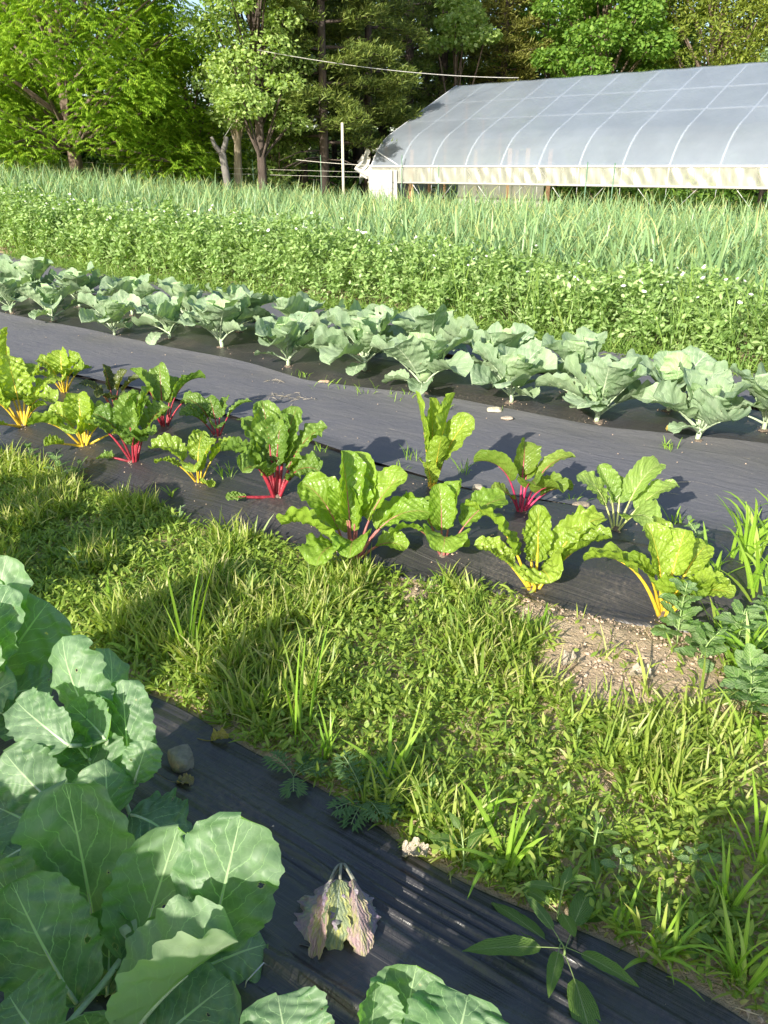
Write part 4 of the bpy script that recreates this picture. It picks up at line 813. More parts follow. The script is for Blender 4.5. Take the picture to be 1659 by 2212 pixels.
# broad-leaved weeds
M_GOOSE = m_broad('goosefoot_leaf', (.13, .27, .06), (.20, .34, .09), (.35, .45, .2), (.4, .5, .25), nv=5, trans=.3, rough=.5, bloom=(.35, .45, .3))
M_LANCE = m_broad('lance_leaf', (.09, .20, .04), (.17, .30, .05), (.3, .4, .15), (.38, .48, .2), nv=9, slope=.7, trans=.35, rough=.42)
M_FERN = m_broad('feathery_leaf', (.09, .20, .07), (.13, .25, .08), (.25, .35, .16), (.3, .4, .2), nv=6, trans=.3, rough=.55)
M_WSTEM = m_plain('weed_stem', (.28, .40, .14), .5)
def weed(px, py, hgt, n, L, W, mat, label, seed, a=.45, b=.6, cat='weed', lob=.12, el=(.1, .8), z=0.0, name='weed_plant', tops=True):
    r = np.random.default_rng(seed); x, y = gp(px, py, z); ro = empty(name, (x, y, surf(x, y) - .003), 0, label, cat)
    P = np.array([[0, 0, 0], [r.normal() * .01, r.normal() * .01, hgt * .5], [r.normal() * .02, r.normal() * .02, hgt]]); st = bez(*P, 10)
    tV, tF, tU = tube(st, np.linspace(.003, .0015, 10), 6); mesh_obj('stem', tV, tF, M_WSTEM, ro, tU)
    mb = MB()
    for i in range(n):
        f = (i + .5) / n; c = st[min(9, int(f * 9.5))]; az = i * 2.4 + r.uniform(-.3, .3)
        l = L * (1 - .55 * f) * r.uniform(.8, 1.2)
        pa = arc(c, az, r.uniform(*el) + .4 * f, l * 1.35, r.uniform(.2, 1.0), 22, 1.2)
        T = np.gradient(pa, axis=0); nr = np.cross(np.cross(T, UPV + 1e-6), T)[5:]
        V, F, UV = blade(pa[5:], W * l / L, nr, a=a, b=b, nu=6, cup=r.uniform(-.2, .4), ruf=.05, rf=2.5, lob=lob, rg=r); mb.add(V, F, UV, r.random())
        tV, tF, tU = tube(pa[:7], .0011, 4); mb.add(tV, tF, tU * 0 + .5, .5)
    mb.build('foliage', mat, ro); return ro
weed(1462, 1395, .24, 26, .085, .068, M_GOOSE, 'goosefoot weed with diamond leaves standing before the last yellow chard', 501, .5, .6)
weed(1585, 1420, .20, 24, .095, .07, M_GOOSE, 'goosefoot weed among the tall grass at the right', 502)
weed(1610, 1530, .18, 22, .09, .07, M_GOOSE, 'goosefoot weed low on the right edge under the tall grass', 503)
weed(1510, 1440, .12, 16, .07, .055, M_GOOSE, 'small goosefoot weed beside the bare soil', 504)
weed(1640, 1390, .22, 24, .095, .07, M_GOOSE, 'goosefoot weed cut off by the right edge', 505)
weed(130, 1040, .16, 14, .08, .045, M_GOOSE, 'grey-green notched-leaf weed at the chard film edge, far left', 506, lob=.2)
weed(170, 1035, .08, 9, .06, .03, M_LANCE, 'low sprawling weed beside the notched-leaf weed', 507)
weed(385, 1130, .09, 9, .045, .026, M_GOOSE, 'small upright seedling weed at the grassy edge of the chard film', 508)
weed(70, 1010, .12, 12, .06, .035, M_LANCE, 'leafy weed at the left edge below the yellow-stemmed chard', 509)
weed(1215, 2075, .07, 8, .20, .055, M_LANCE, 'large dark lance-leaved weed lying over the film edge near the bottom', 510, .5, .9, lob=.02, el=(-.1, .35))
weed(1205, 1990, .13, 6, .11, .04, M_LANCE, 'upright lance-leaved weed above the large dark one', 511, .5, .9, lob=.02)
weed(1000, 1880, .09, 7, .10, .04, M_LANCE, 'lance-leaved weed leaning onto the film, left of the arching grass', 512, .5, .9, lob=.02)
weed(925, 1760, .12, 5, .05, .024, M_LANCE, 'bright yellow-green star-shaped weed above the feathery one', 513, .5, .8, lob=.02)
weed(1280, 1860, .14, 8, .06, .02, M_LANCE, 'narrow-leaved weed in the middle of the lower aisle', 514, .5, .8, lob=.02)
weed(1500, 1880, .10, 9, .05, .03, M_GOOSE, 'small pale goosefoot weed in the lower right aisle', 515)
weed(1330, 1900, .08, 9, .045, .028, M_GOOSE, 'small goosefoot weed below the narrow-leaved one', 516)
weed(1480, 2050, .08, 9, .045, .03, M_LANCE, 'rounded-leaf weed near the bottom right', 517)
weed(1320, 1080, .10, 12, .04, .03, M_GOOSE, 'green weed growing at the film edge behind the lime chard', 518, z=.04)
weed(1060, 1520, .06, 9, .03, .022, M_WEED, 'small clover-like weed at the centre right of the aisle', 519)
weed(920, 1440, .06, 9, .035, .022, M_WEED, 'small rounded weed in the shaded middle of the aisle', 520)
weed(1500, 1215, .10, 12, .05, .035, M_GOOSE, 'goosefoot seedling at the end of the chard film near the grass', 521)
weed(180, 1240, .10, 10, .06, .04, M_GOOSE, 'shaded goosefoot weed near the left edge', 522)
def fern(px, py, n, L, label, seed):
    r = np.random.default_rng(seed); x, y = gp(px, py); ro = empty('weed_plant', (x, y, surf(x, y)), 0, label, 'weed'); mb = MB()
    for i in range(n):
        az = i * 2.4 + r.uniform(-.4, .4); l = L * r.uniform(.7, 1.1); pa = arc((0, 0, .01), az, r.uniform(.5, 1.1), l, r.uniform(.8, 1.5), 16, 1.0)
        tV, tF, tU = tube(pa, .0012, 4); mb.add(tV, tF, tU * 0 + .5, .5)
        for j in range(4, 16, 2):
            for sd in (-1, 1):
                ll = .034 * math.sin(PI * (j - 3) / 14) + .010; a2 = az + sd * .9
                for (da, q) in ((0, 1.1), (.6, .7), (-.6, .7)):
                    st = pa[j] + np.array([math.cos(a2), math.sin(a2), 0]) * ll * .3 * (da != 0)
                    V, F, UV, R = strips(r, [st], a2 + da, r.uniform(-.1, .1), ll * q, .0065, .3, [.5, .6, 1, .8, .1]); mb.add(V, F, UV, R)
    mb.build('foliage', M_FERN, ro)
fern(790, 1740, 9, .13, 'feathery deep-cut ragweed hanging over the foreground film edge', 541)
fern(635, 1690, 4, .08, 'small feathery ragweed seedling at the film edge, left of the bigger one', 542)

# ------------------------------------------------------------------ pea vines
M_PEA = m_blade('pea_leaf', (0.17, 0.29, 0.08), (0.31, 0.44, 0.15), (0.48, 0.60, 0.30), trans=.3, rough=.42, boost=(1.4, 1.5, .5))
M_PEASTEM = m_blade('pea_stem', (0.25, 0.38, 0.14), (0.33, 0.45, 0.18), (0.4, 0.5, 0.2), trans=.2)
M_FLOWER = m_plain('petal', (.85, .85, .82), .5, var=.05)
rg = np.random.default_rng(7)
pea_lo = lambda s: np.interp(s, [-3, 1, 3, 7, 11, 16], [6.50, 6.58, 6.83, 7.25, 7.7, 8.1])
pea_w = 1.7
def pea_h(s, n):
    q = np.clip((n - pea_lo(s)) / pea_w, 0, 1)
    hh = (.42 + .32 * smooth(s, 1, 8) + .30 * fnoise(s, n * 1.6, 4.5, 71) + .14 * fnoise(s, n * 2, 11, 73)) * smooth(q, -.20, .22) * (1 - .5 * smooth(q, .7, 1)) + .06
    gap = np.exp(-(((s + .6) / .55) ** 2)) * smooth(q, .45, .6)
    return np.clip(hh * (1 - .8 * gap), .04, 1.05)
mb = MB(); mbs = MB()
Np = 150000
s = -3.5 + 22 * rg.random(Np) ** 1.25; q = rg.random(Np); n_ = pea_lo(s) + pea_w * q; x, y = xy(s, n_)
u = 1 - (1 - rg.random(Np)) ** 1.6
z = terrain(x, y) + .02 + pea_h(s, n_) * (rg.random(Np) ** .55)
keep = (np.abs(x) < .62 * y + 1.0) & (rg.random(len(x)) < np.clip(.30 + 1.5 * fnoise(x, y, 13, 81) + .9 * fnoise(x, z * 3, 12, 82), .12, 1)); x, y, z, s = x[keep], y[keep], z[keep], s[keep]; n = len(x)
sc_ = 1 + .25 * smooth(s, 4, 12)
# paired oval leaflets
for sd in (-1, 1):
    az = rg.uniform(0, 6.28, n); V, F, UV, R = strips(rg, np.stack([x, y, z], -1), az, rg.uniform(-.5, 1.1, n), rg.uniform(.026, .075, n) * sc_, rg.uniform(.018, .044, n) * sc_, rg.uniform(-.4, .9, n), [.25, .95, 1, .65, .08], twist=rg.uniform(-.9, .9, n), rnd=np.clip(.2 + .7 * rg.random(n), 0, 1)); mb.add(V, F, UV, R)
k = rg.random(n) < .2; m_ = int(k.sum())
V, F, UV, R = strips(rg, np.stack([x[k], y[k], z[k] * .8 + terrain(x[k], y[k]) * .2], -1), rg.uniform(0, 6.28, m_), rg.uniform(-.2, 1.5, m_), rg.uniform(.10, .30, m_), rg.uniform(.004, .007, m_), rg.uniform(-.6, 1.5, m_), [1, 1, 1, 1, .8, .5], twist=rg.uniform(-1, 1, m_)); mb.add(V, F, UV, R)
tag(mb.build('pea_vines', M_PEA), kind='stuff')
# grass fringe in front of the peas
mb = MB(); Nf = 15000
s = rg.uniform(-3.5, 13, Nf); n_ = pea_lo(s) + rg.normal(.04, .12, Nf); n_ = np.maximum(n_, pea_lo(s) - .10); x, y = xy(s, n_); k = np.abs(x) < .62 * y + 1; x, y = x[k], y[k]; n = len(x)
V, F, UV, R = strips(rg, np.stack([x, y, terrain(x, y)], -1), rg.uniform(0, 6.28, n), rg.uniform(.2, 1.5, n), rg.uniform(.08, .30, n), rg.uniform(.006, .013, n), rg.uniform(.3, 1.9, n), [.6, .9, 1, .7, .1], twist=rg.uniform(-.8, .8, n), rnd=rg.random(n) * .8); mb.add(V, F, UV, R)
M_PFR = m_blade('field_grass', (0.12, 0.22, 0.05), (0.22, 0.34, 0.075), (0.34, 0.43, 0.13), trans=.3, rough=.45)
Nc = 260; s = -3 + 17 * rg.random(Nc); n_ = pea_lo(s) + rg.uniform(.05, pea_w, Nc)      # tall grass growing up through the peas
for rep in range(9):
    x, y = xy(s + rg.normal(size=Nc) * .03, n_ + rg.normal(size=Nc) * .03)
    V, F, UV, R = strips(rg, np.stack([x, y, terrain(x, y)], -1), rg.uniform(0, 6.28, Nc), rg.uniform(1.0, 1.55, Nc), rg.uniform(.35, .85, Nc), rg.uniform(.008, .016, Nc), rg.uniform(.2, 1.4, Nc), [.6, .9, 1, .9, .6, .1], twist=rg.uniform(-.8, .8, Nc), rnd=rg.random(Nc) * .8, kink=2); mb.add(V, F, UV, R)
tag(mb.build('grass', M_PFR), kind='stuff')
# white pea blossoms: each a flower of its own
def flower_mesh():
    r = np.random.default_rng(3)
    V, F, UV, R = strips(r, np.zeros((5, 3)), np.arange(5) * 1.256, .7, .022, .02, .3, [.3, .9, 1, .7]); return V, F, UV
fV, fF, fUV = flower_mesh(); f0 = None
for i in range(240):
    s_ = rg.uniform(-2.5, 14); q_ = rg.uniform(.15, .9); nn = pea_lo(s_) + pea_w * q_; X_, Y_ = xy(s_, nn)
    if abs(X_) > .5 * Y_: continue
    Z_ = float(terrain(X_, Y_)) + float(pea_h(s_, nn)) * 1.02 + .02
    if f0 is None: f0 = mesh_obj('pea_blossom', fV, fF, M_FLOWER, None, fUV); o = f0
    else: o = f0.copy(); col.objects.link(o)
    o.location = (X_, Y_, Z_); o.rotation_euler = (rg.uniform(-.6, .9), rg.uniform(-.6, .6), rg.uniform(0, 6)); o.scale = (rg.uniform(.6, 1.2),) * 3
    tag(o, 'small white pea blossom open at the top of the tangled vines', 'flower', 'white blossoms on the pea vines')
# seeding yellow-green weed in front of the garlic
weed(478, 548, .75, 40, .12, .05, M_TALL, 'yellow-green flowering weed standing up between peas and garlic, left of centre', 560, z=0)

# ------------------------------------------------------------------ garlic field
M_GAR = m_blade('garlic_leaf', (0.125, 0.235, 0.115), (0.235, 0.36, 0.155), (0.42, 0.49, 0.18), tip=(.60, .52, .20), trans=.25, rough=.42, boost=(1.3, 1.5, .5), spec=.45)
def garlic_strips(r, x, y, z, hgt, detail=5):
    mb = MB(); n = len(x)
    P = np.stack([x, y, z], -1); az0 = r.uniform(0, 3.14, n)
    V, F, UV, R = strips(r, P, az0, np.full(n, 1.5), hgt * .45, .022, 0.0, [1, .9, .8], twist=0, rnd=np.full(n, .8)); mb.add(V, F, UV, R)
    V, F, UV, R = strips(r, P, az0 + 1.57, np.full(n, 1.5), hgt * .45, .022, 0.0, [1, .9, .8], twist=0, rnd=np.full(n, .8)); mb.add(V, F, UV, R)
    for k in range(9):
        f = k / 8; b = P + np.stack([0 * x, 0 * x, hgt * (.12 + .36 * f)], -1)
        V, F, UV, R = strips(r, b, az0 + PI * (k % 2) + r.normal(0, .35, n), r.uniform(.7, 1.2, n) + .33 * f, hgt * r.uniform(.42, .74, n), r.uniform(.018, .030, n), r.uniform(.15, 1.9, n) * (1.15 - .55 * f), [.7, 1, .95, .8, .5, .06][:detail + 1] if detail == 5 else [.8, 1, .6, .06], twist=r.uniform(-.9, .9, n), kink=2.2); mb.add(V, F, UV, R)
    return mb
gar_lo = lambda s: pea_lo(s) + pea_w - .12 + .12 * np.sin(s * 2.1)
# 300 nearest / most visible plants as things
gprot = []
for i in range(8):
    r = np.random.default_rng(700 + i); gprot.append(garlic_strips(r, np.zeros(1), np.zeros(1), np.zeros(1), np.array([.86])).build('garlic_plant', M_GAR))
rows_ = [gar_lo, lambda s: gar_lo(s) + .28, lambda s: gar_lo(s) + .56]
cnt = 0; taken = []
for ri, rf_ in enumerate(rows_):
    for s_ in np.arange(-3.4, 16.5, .17):
        s2 = s_ + rg.normal() * .03; nn = float(rf_(s2)) + rg.normal() * .03; X_, Y_ = xy(s2, nn)
        if abs(X_) > .50 * Y_ + .3 or cnt >= 300: continue
        src = gprot[cnt % 8]; o = src if cnt < 8 else src.copy()
        if cnt >= 8: col.objects.link(o)
        o.location = (X_, Y_, float(terrain(X_, Y_))); o.rotation_euler = (rg.normal() * .05, rg.normal() * .05, rg.uniform(0, 6.28)); g_ = rg.uniform(.85, 1.2); o.scale = (g_, g_, g_)
        tag(o, 'blue-green garlic plant with strap leaves in the front rows of the field behind the peas', 'garlic', 'garlic plants in the front rows of the field'); cnt += 1
mb = MB()
ss, nn = np.meshgrid(np.arange(-6, 34, .20), np.arange(.84, 11.2, .30)); ss = ss.ravel() + rg.normal(size=ss.size) * .05; nn = nn.ravel() + rg.normal(size=nn.size) * .05
dep = nn.copy(); nn = gar_lo(np.clip(ss, -3, 16)) + nn; x, y = xy(ss, nn); k = (np.abs(x) < .56 * y + .8) & (rg.random(len(x)) < np.clip(1.25 - .06 * dep, .5, 1)); x, y, dep = x[k], y[k], dep[k]
k1 = dep < 2.6; z = terrain(x, y); hh = rg.uniform(.76, 1.06, len(x)) * (1 + .05 * fnoise(x, y, 1.5, 15))
b1 = garlic_strips(rg, x[k1], y[k1], z[k1], hh[k1], 5); b2 = garlic_strips(rg, x[~k1], y[~k1], z[~k1], hh[~k1], 3)
for b_ in (b1, b2):
    for V, F, UV, R in zip(b_.V, b_.F, b_.UV, b_.R): mb.add(V, F - F.min(), UV, R)
tag(mb.build('garlic_field', M_GAR), kind='stuff')
mb = MB(); Ns = 9000; s = rg.uniform(-4, 6, Ns); n_ = gar_lo(s) + rg.uniform(-.5, 2.5, Ns); x, y = xy(s, n_)
V, F, UV, R = strips(rg, np.stack([x, y, terrain(x, y) + .01], -1), rg.uniform(0, 6.28, Ns), rg.uniform(-.05, .25, Ns), rg.uniform(.06, .2, Ns), .005, .2, [1, 1, .5]); mb.add(V, F, UV, R)
tag(mb.build('straw_mulch', M_THATCH), kind='stuff')

# ------------------------------------------------------------------ high tunnel
TD = np.array([0.757, -0.653]); TN = np.array([0.653, 0.757]); E0 = np.array([-0.4, 27.0])
SP = 1.22; NB = 22; TW = 8.95; EZ = 1.5
m, t, out = newmat('tunnel_plastic'); h = N(t); tc = h.node('ShaderNodeTexCoord')
nz = h.noise(h.vec(tc.outputs['Object'], (1, 1, 1)), .7, 4); wr_ = h.noise(h.vec(tc.outputs['Object'], (2.2, 2.2, .7), (0.5, .3, .7)), 2.5, 3, .5, 1.5)
df = h.node('ShaderNodeBsdfDiffuse'); df.inputs[0].default_value = (.50, .57, .67, 1); tr = h.node('ShaderNodeBsdfTranslucent'); tr.inputs[0].default_value = (.60, .68, .76, 1)
gl = h.node('ShaderNodeBsdfGlossy'); gl.inputs['Roughness'].default_value = .16; gl.inputs[0].default_value = (.9, .92, .96, 1)
ts = h.node('ShaderNodeBsdfTransparent'); ts.inputs[0].default_value = (.93, .94, .95, 1)
bp = h.bump(h.math('ADD', wr_, h.math('MULTIPLY', nz, .8)), .5, .03); h.link(bp, gl.inputs['Normal']); h.link(bp, df.inputs['Normal'])
a_ = h.node('ShaderNodeMixShader'); a_.inputs[0].default_value = .45; h.link(df.outputs[0], a_.inputs[1]); h.link(tr.outputs[0], a_.inputs[2])
b_ = h.node('ShaderNodeMixShader'); h.link(h.math('ADD', .22, h.math('MULTIPLY', nz, .34)), b_.inputs[0]); h.link(a_.outputs[0], b_.inputs[1]); h.link(ts.outputs[0], b_.inputs[2])
lw = h.node('ShaderNodeLayerWeight'); lw.inputs[0].default_value = .35
c_ = h.node('ShaderNodeMixShader'); h.link(h.math('ADD', .10, h.math('MULTIPLY', lw.outputs['Fresnel'], .5)), c_.inputs[0]); h.link(b_.outputs[0], c_.inputs[1]); h.link(gl.outputs[0], c_.inputs[2]); h.link(c_.outputs[0], out.inputs[0])
M_POLY = m
m, t, out = newmat('curtain_plastic'); h = N(t); tc = h.node('ShaderNodeTexCoord')
wr_ = h.noise(h.vec(h.node('ShaderNodeUVMap').outputs[0], (5, .7, 1), (0, 0, .35)), 1.0, 2, .5, .5)
df = h.node('ShaderNodeBsdfDiffuse'); df.inputs[0].default_value = (.50, .50, .44, 1); ts = h.node('ShaderNodeBsdfTransparent'); gl = h.node('ShaderNodeBsdfGlossy'); gl.inputs['Roughness'].default_value = .2
h.link(h.bump(wr_, .5, .08), gl.inputs['Normal'])
a_ = h.node('ShaderNodeMixShader'); h.link(h.math('ADD', .36, h.math('MULTIPLY', h.ramp(wr_, .3, .7), .16)), a_.inputs[0]); h.link(df.outputs[0], a_.inputs[1]); h.link(ts.outputs[0], a_.inputs[2])
b_ = h.node('ShaderNodeMixShader'); b_.inputs[0].default_value = .2; h.link(a_.outputs[0], b_.inputs[1]); h.link(gl.outputs[0], b_.inputs[2]); h.link(b_.outputs[0], out.inputs[0]); M_CURT = m
M_STEEL = m_plain('galvanized_pipe', (.74, .76, .77), .35, .35, var=.08); M_WHITE = m_plain('white_plastic', (.50, .50, .47), .5, var=.05, scale=3, bump=.15); M_LUM = m_plain('new_lumber', (.62, .36, .20), .7, var=.2, scale=4, stretch=(6, 6, 1)); M_POST = m_plain('weathered_post', (.60, .55, .42), .8, var=.2, scale=6, stretch=(8, 8, 1), bump=.3)
prof = [(0, EZ), (.06, 1.62), (.17, 1.80), (.34, 2.02), (.58, 2.24), (.86, 2.42), (1.3, 2.62), (1.85, 2.87), (2.6, 3.22), (3.4, 3.58), (4.1, 3.90), (TW / 2, 4.06)]
prof = prof + [(TW - a, z) for a, z in prof[-2::-1]]
prof = np.array(prof)
troot = empty('high_tunnel', (E0[0], E0[1], 0), 0, 'long plastic-covered high tunnel greenhouse behind the garlic field at the right', 'greenhouse')
def tp(l, a, z): return np.array([TD[0] * l + TN[0] * a, TD[1] * l + TN[1] * a, z])
mb = MB(); Lp = np.linspace(0, SP * NB, NB * 6 + 1)
dens = np.vstack([np.stack([np.linspace(prof[i, 0], prof[i + 1, 0], 4)[:-1], np.linspace(prof[i, 1], prof[i + 1, 1], 4)[:-1]], -1) for i in range(len(prof) - 1)] + [prof[-1:]])
nd = len(dens)
G_ = np.zeros((len(Lp), nd, 3))
tang = np.gradient(dens, axis=0); nrm2 = np.stack([-tang[:, 1], tang[:, 0]], -1); nrm2 /= np.linalg.norm(nrm2, axis=1)[:, None]
for i, l in enumerate(Lp):
    sag = -.018 * math.sin(PI * ((l / SP) % 1)) ** 2
    ofs = dens + nrm2 * (.028 + sag)
    G_[i] = np.stack([TD[0] * l + TN[0] * ofs[:, 0], TD[1] * l + TN[1] * ofs[:, 0], ofs[:, 1]], -1)
UVc = np.stack(np.meshgrid(Lp, np.arange(nd) * .1, indexing='ij'), -1)
mesh_obj('plastic_cover', G_, grid_faces(len(Lp), nd), M_POLY, troot, UVc)
for i in range(NB + 1):
    l = i * SP; pts = [tp(l, a, z) for a, z in prof]
    hp = [tp(l, 0, -.05), tp(l, 0, .8)] + pts + [tp(l, TW, .8), tp(l, TW, -.05)]
    V, F, U = tube(hp, .024 if i else .035, 8); mesh_obj('hoop', V, F, M_STEEL, troot, U)
for a, z in ((.05, EZ - .0), (1.85, 2.87 - .06), (3.1, 3.45 - .06), (TW / 2, 4.0)):
    V, F, U = tube([tp(0, a, z + (.040 if z > 2 else 0)), tp(SP * NB, a, z + (.040 if z > 2 else 0))], .024, 6); mesh_obj('purlin', V, F, M_STEEL, troot, U)
for zz, hh_, dd in ((EZ + .02, .07, .05),):
    c0 = (tp(0, -.05, zz) + tp(SP * NB, -.05, zz)) / 2; V, F = box(c0, (SP * NB + .1, dd, hh_ * .7), math.atan2(TD[1], TD[0])); mesh_obj('side_rail', V, F, M_WHITE, troot, smooth_=False)
V, F, U = tube([tp(-.1, -.06, 1.06), tp(SP * NB + .3, -.06, 1.06)], .028, 8); mesh_obj('roll_bar', V, F, M_WHITE, troot, U)
Lc = np.linspace(0, SP * NB, 900); Zc = np.linspace(1.06, EZ - .02, 7); LL, ZZ = np.meshgrid(Lc, Zc, indexing='ij')
A_ = -.045 + .02 * np.sin(LL * 17 + ZZ * 9) * fnoise(LL, ZZ, 4, 9) * 2 - .01
mesh_obj('side_curtain', np.stack([TD[0] * LL + TN[0] * A_, TD[1] * LL + TN[1] * A_, ZZ], -1), grid_faces(len(Lc), 7), M_CURT, troot, np.stack([LL, ZZ], -1))
for i in range(1, NB, 2):      # braces running from the rail to the ground
    for d in (-1, 1):
        V, F, U = tube([tp(i * SP, .02, EZ), tp((i + d * .75) * SP, .02, .55)], .007, 6); mesh_obj('brace', V, F, M_STEEL, troot, U)
V, F, U = tube([tp(0, 0.02, 2.05), tp(SP, .02, EZ)], .018, 6); mesh_obj('brace', V, F, M_STEEL, troot, U)
# end wall facing away with lumber frame
ew = MB(); fr = []
for a in np.linspace(0, TW, 25):
    ztop = np.interp(a, prof[:, 0], prof[:, 1]); fr.append((a, ztop))
Ve = np.array([[tp(-.03, a, 0), tp(-.03, a, z)] for a, z in fr]).reshape(-1, 3); Fe = np.array([[2 * i, 2 * i + 2, 2 * i + 3, 2 * i + 1] for i in range(24)])
mesh_obj('end_wall', Ve, Fe, M_POLY, troot)
for a in (.7, 1.9, 3.0, 3.9, 5.1, 6.2, 7.4, 8.3):
    zt = np.interp(a, prof[:, 0], prof[:, 1]) - .05; V, F = box(tp(.04, a, zt / 2), (.06, .10, zt), math.atan2(TD[1], TD[0])); mesh_obj('end_stud', V, F, M_LUM, troot, smooth_=False)
for l_, a in ((1.25, .5), (2.3, 2.5), (3.4, 3.2), (4.6, .9), (4.9, 1.4), (5.2, 2.2), (11.8, 2.0)):
    V, F = box(tp(l_, a, 1.0), (.09, .09, 2.0), .3); mesh_obj('inner_post', V, F, M_LUM, troot, smooth_=False)
# white skirt panels seen under the curtain near the end
for l0, l1, zt, nm in ((-.05, 1.15, 1.42, 'end_skirt'),):
    Lc = np.linspace(l0, l1, 40); Zc = np.linspace(0, zt, 8); LL, ZZ = np.meshgrid(Lc, Zc, indexing='ij'); A_ = -.10 + .02 * np.sin(LL * 11 + ZZ * 3)
    mesh_obj(nm, np.stack([TD[0] * LL + TN[0] * A_, TD[1] * LL + TN[1] * A_, ZZ], -1), grid_faces(40, 8), M_WHITE, troot)
V, F = box(tp(4.3, .9, .55), (3.0, .04, 1.1), math.atan2(TD[1], TD[0])); mesh_obj('inner_sheet', V, F, M_CURT, troot, smooth_=False)
# loose bunched plastic at the end hoop
r = np.random.default_rng(6); U_, V_ = np.meshgrid(np.linspace(0, 1, 26), np.linspace(0, 1, 18), indexing='ij')
px_ = -.35 * V_ - .05 + .06 * np.sin(U_ * 14 + V_ * 4); az_ = -.05 + .18 * np.sin(U_ * 9 + V_ * 7) * V_ - .1 * V_; zz_ = 1.35 + .68 * U_ - .30 * V_ + .08 * np.sin(V_ * 12 + U_ * 5)
mesh_obj('loose_flap', np.stack([TD[0] * px_ + TN[0] * az_, TD[1] * px_ + TN[1] * az_, zz_], -1), grid_faces(26, 18), M_WHITE, troot)

# ------------------------------------------------------------------ posts, wires, cable
def base_at(px, Y): 
    X = p3(px, 361, Y)[0]; return X, Y, float(terrain(X, Y))
def pole(px, ytop, Y, r_, mat, label, name='post', cat='post', lean=0):
    X, Y, z = base_at(px, Y); top = p3(px, ytop, Y); V, F, U = tube([(0, 0, -.2), (lean * .5, 0, (top[2] - z) * .5), (lean, 0, top[2] - z)], [r_, r_ * .95, r_ * .9], 10)
    o = mesh_obj(name, V, F, mat, None, U); o.location = (X, Y, z); return tag(o, label, cat)
pole(741, 265, 24.0, .042, M_POST, 'tall pale bare wooden pole left of the tunnel end', 'wooden_pole', 'pole')
M_TP = m_plain('green_metal', (.10, .20, .12), .5); M_GREY = m_plain('grey_bark', (.20, .18, .16), .9, bump=.5, scale=10)
for px, yt, Y, lab in ((546, 345, 27, 'green metal fence stake left of the twin trunks'), (693, 335, 26, 'green metal fence stake left of the pale pole'), (868, 335, 26, 'green metal fence stake left of the tunnel corner'), (800, 355, 24.6, 'short white fence stake at the tunnel corner'), (948, 358, 23.5, 'thin stake in front of the tunnel, left'), (1269, 350, 19.5, 'thin stake in front of the tunnel, middle'), (1328, 352, 18.8, 'thin stake in front of the tunnel, right of the middle one'), (60, 300, 30, 'fence stake behind the big tree at the left')):
    pole(px, yt, Y, .014, M_WHITE if px == 800 else M_TP, lab, 'fence_stake', 'stake')
def wire(pts, r_, mat, label, name, cat):
    V, F, U = tube(pts, r_, 5, cap=False); return tag(mesh_obj(name, V, F, mat, None, U), label, cat)
M_WIRE = m_plain('pale_wire', (.62, .60, .54), .5)
def sagwire(p, q, sag, n=14):
    t = np.linspace(0, 1, n)[:, None]; P = p * (1 - t) + q * t; P[:, 2] -= sag * 4 * (t * (1 - t))[:, 0]; return P
wire(sagwire(p3(-60, 338, 30), p3(800, 372, 25), .05), .0035, M_WIRE, 'upper pale fence wire crossing behind the garlic', 'fence_wire', 'wire')
wire(sagwire(p3(-60, 352, 30), p3(800, 383, 25), .05), .0035, M_WIRE, 'lower pale fence wire crossing behind the garlic', 'fence_wire', 'wire')
wire(sagwire(p3(300, 323, 27), p3(480, 330, 27), .02), .0035, M_WIRE, 'short high wire left of the forked trunk', 'fence_wire', 'wire')
wire(sagwire(p3(640, 345, 26), p3(800, 357, 25), .02), .007, M_WIRE, 'thin high fence wire running to the tunnel corner', 'fence_wire', 'wire')
wire(sagwire(p3(485, 295, 25), p3(520, 235, 27), .02), .008, M_WIRE, 'guy wire rising from the forked trunk', 'guy_wire', 'wire')
wire(sagwire(p3(556, 108, 24.5), p3(1120, 168, 29), .16, 24), .011, M_WIRE, 'twisted overhead utility cable sagging over to the tunnel roof', 'utility_cable', 'cable')
# forked dead trunk
X, Y, z = base_at(488, 25); V1 = MB()
tz = p3(485, 295, 25)[2] - z; mz = p3(480, 330, 25)[2] - z
V, F, U = tube([(.04, 0, -.1), (.0, 0, mz * .55), (-.08, 0, mz)], [.13, .11, .11], 8); V1.add(V, F, U); V, F, U = tube([(-.08, 0, mz - .05), (-.28, 0, mz + .2), (-.36, 0, mz + .42)], [.085, .07, .045], 8); V1.add(V, F, U); V, F, U = tube([(-.08, 0, mz - .05), (.04, 0, mz + .25), (.08, 0, tz)], [.09, .08, .07], 8); V1.add(V, F, U)
do = empty('dead_tree', (X, Y, z)); V1.build('trunk', m_plain('silver_wood', (.15, .14, .13), .85, bump=.4), do); tag(do, 'bare grey forked dead trunk shaped like a Y behind the garlic', 'dead tree')

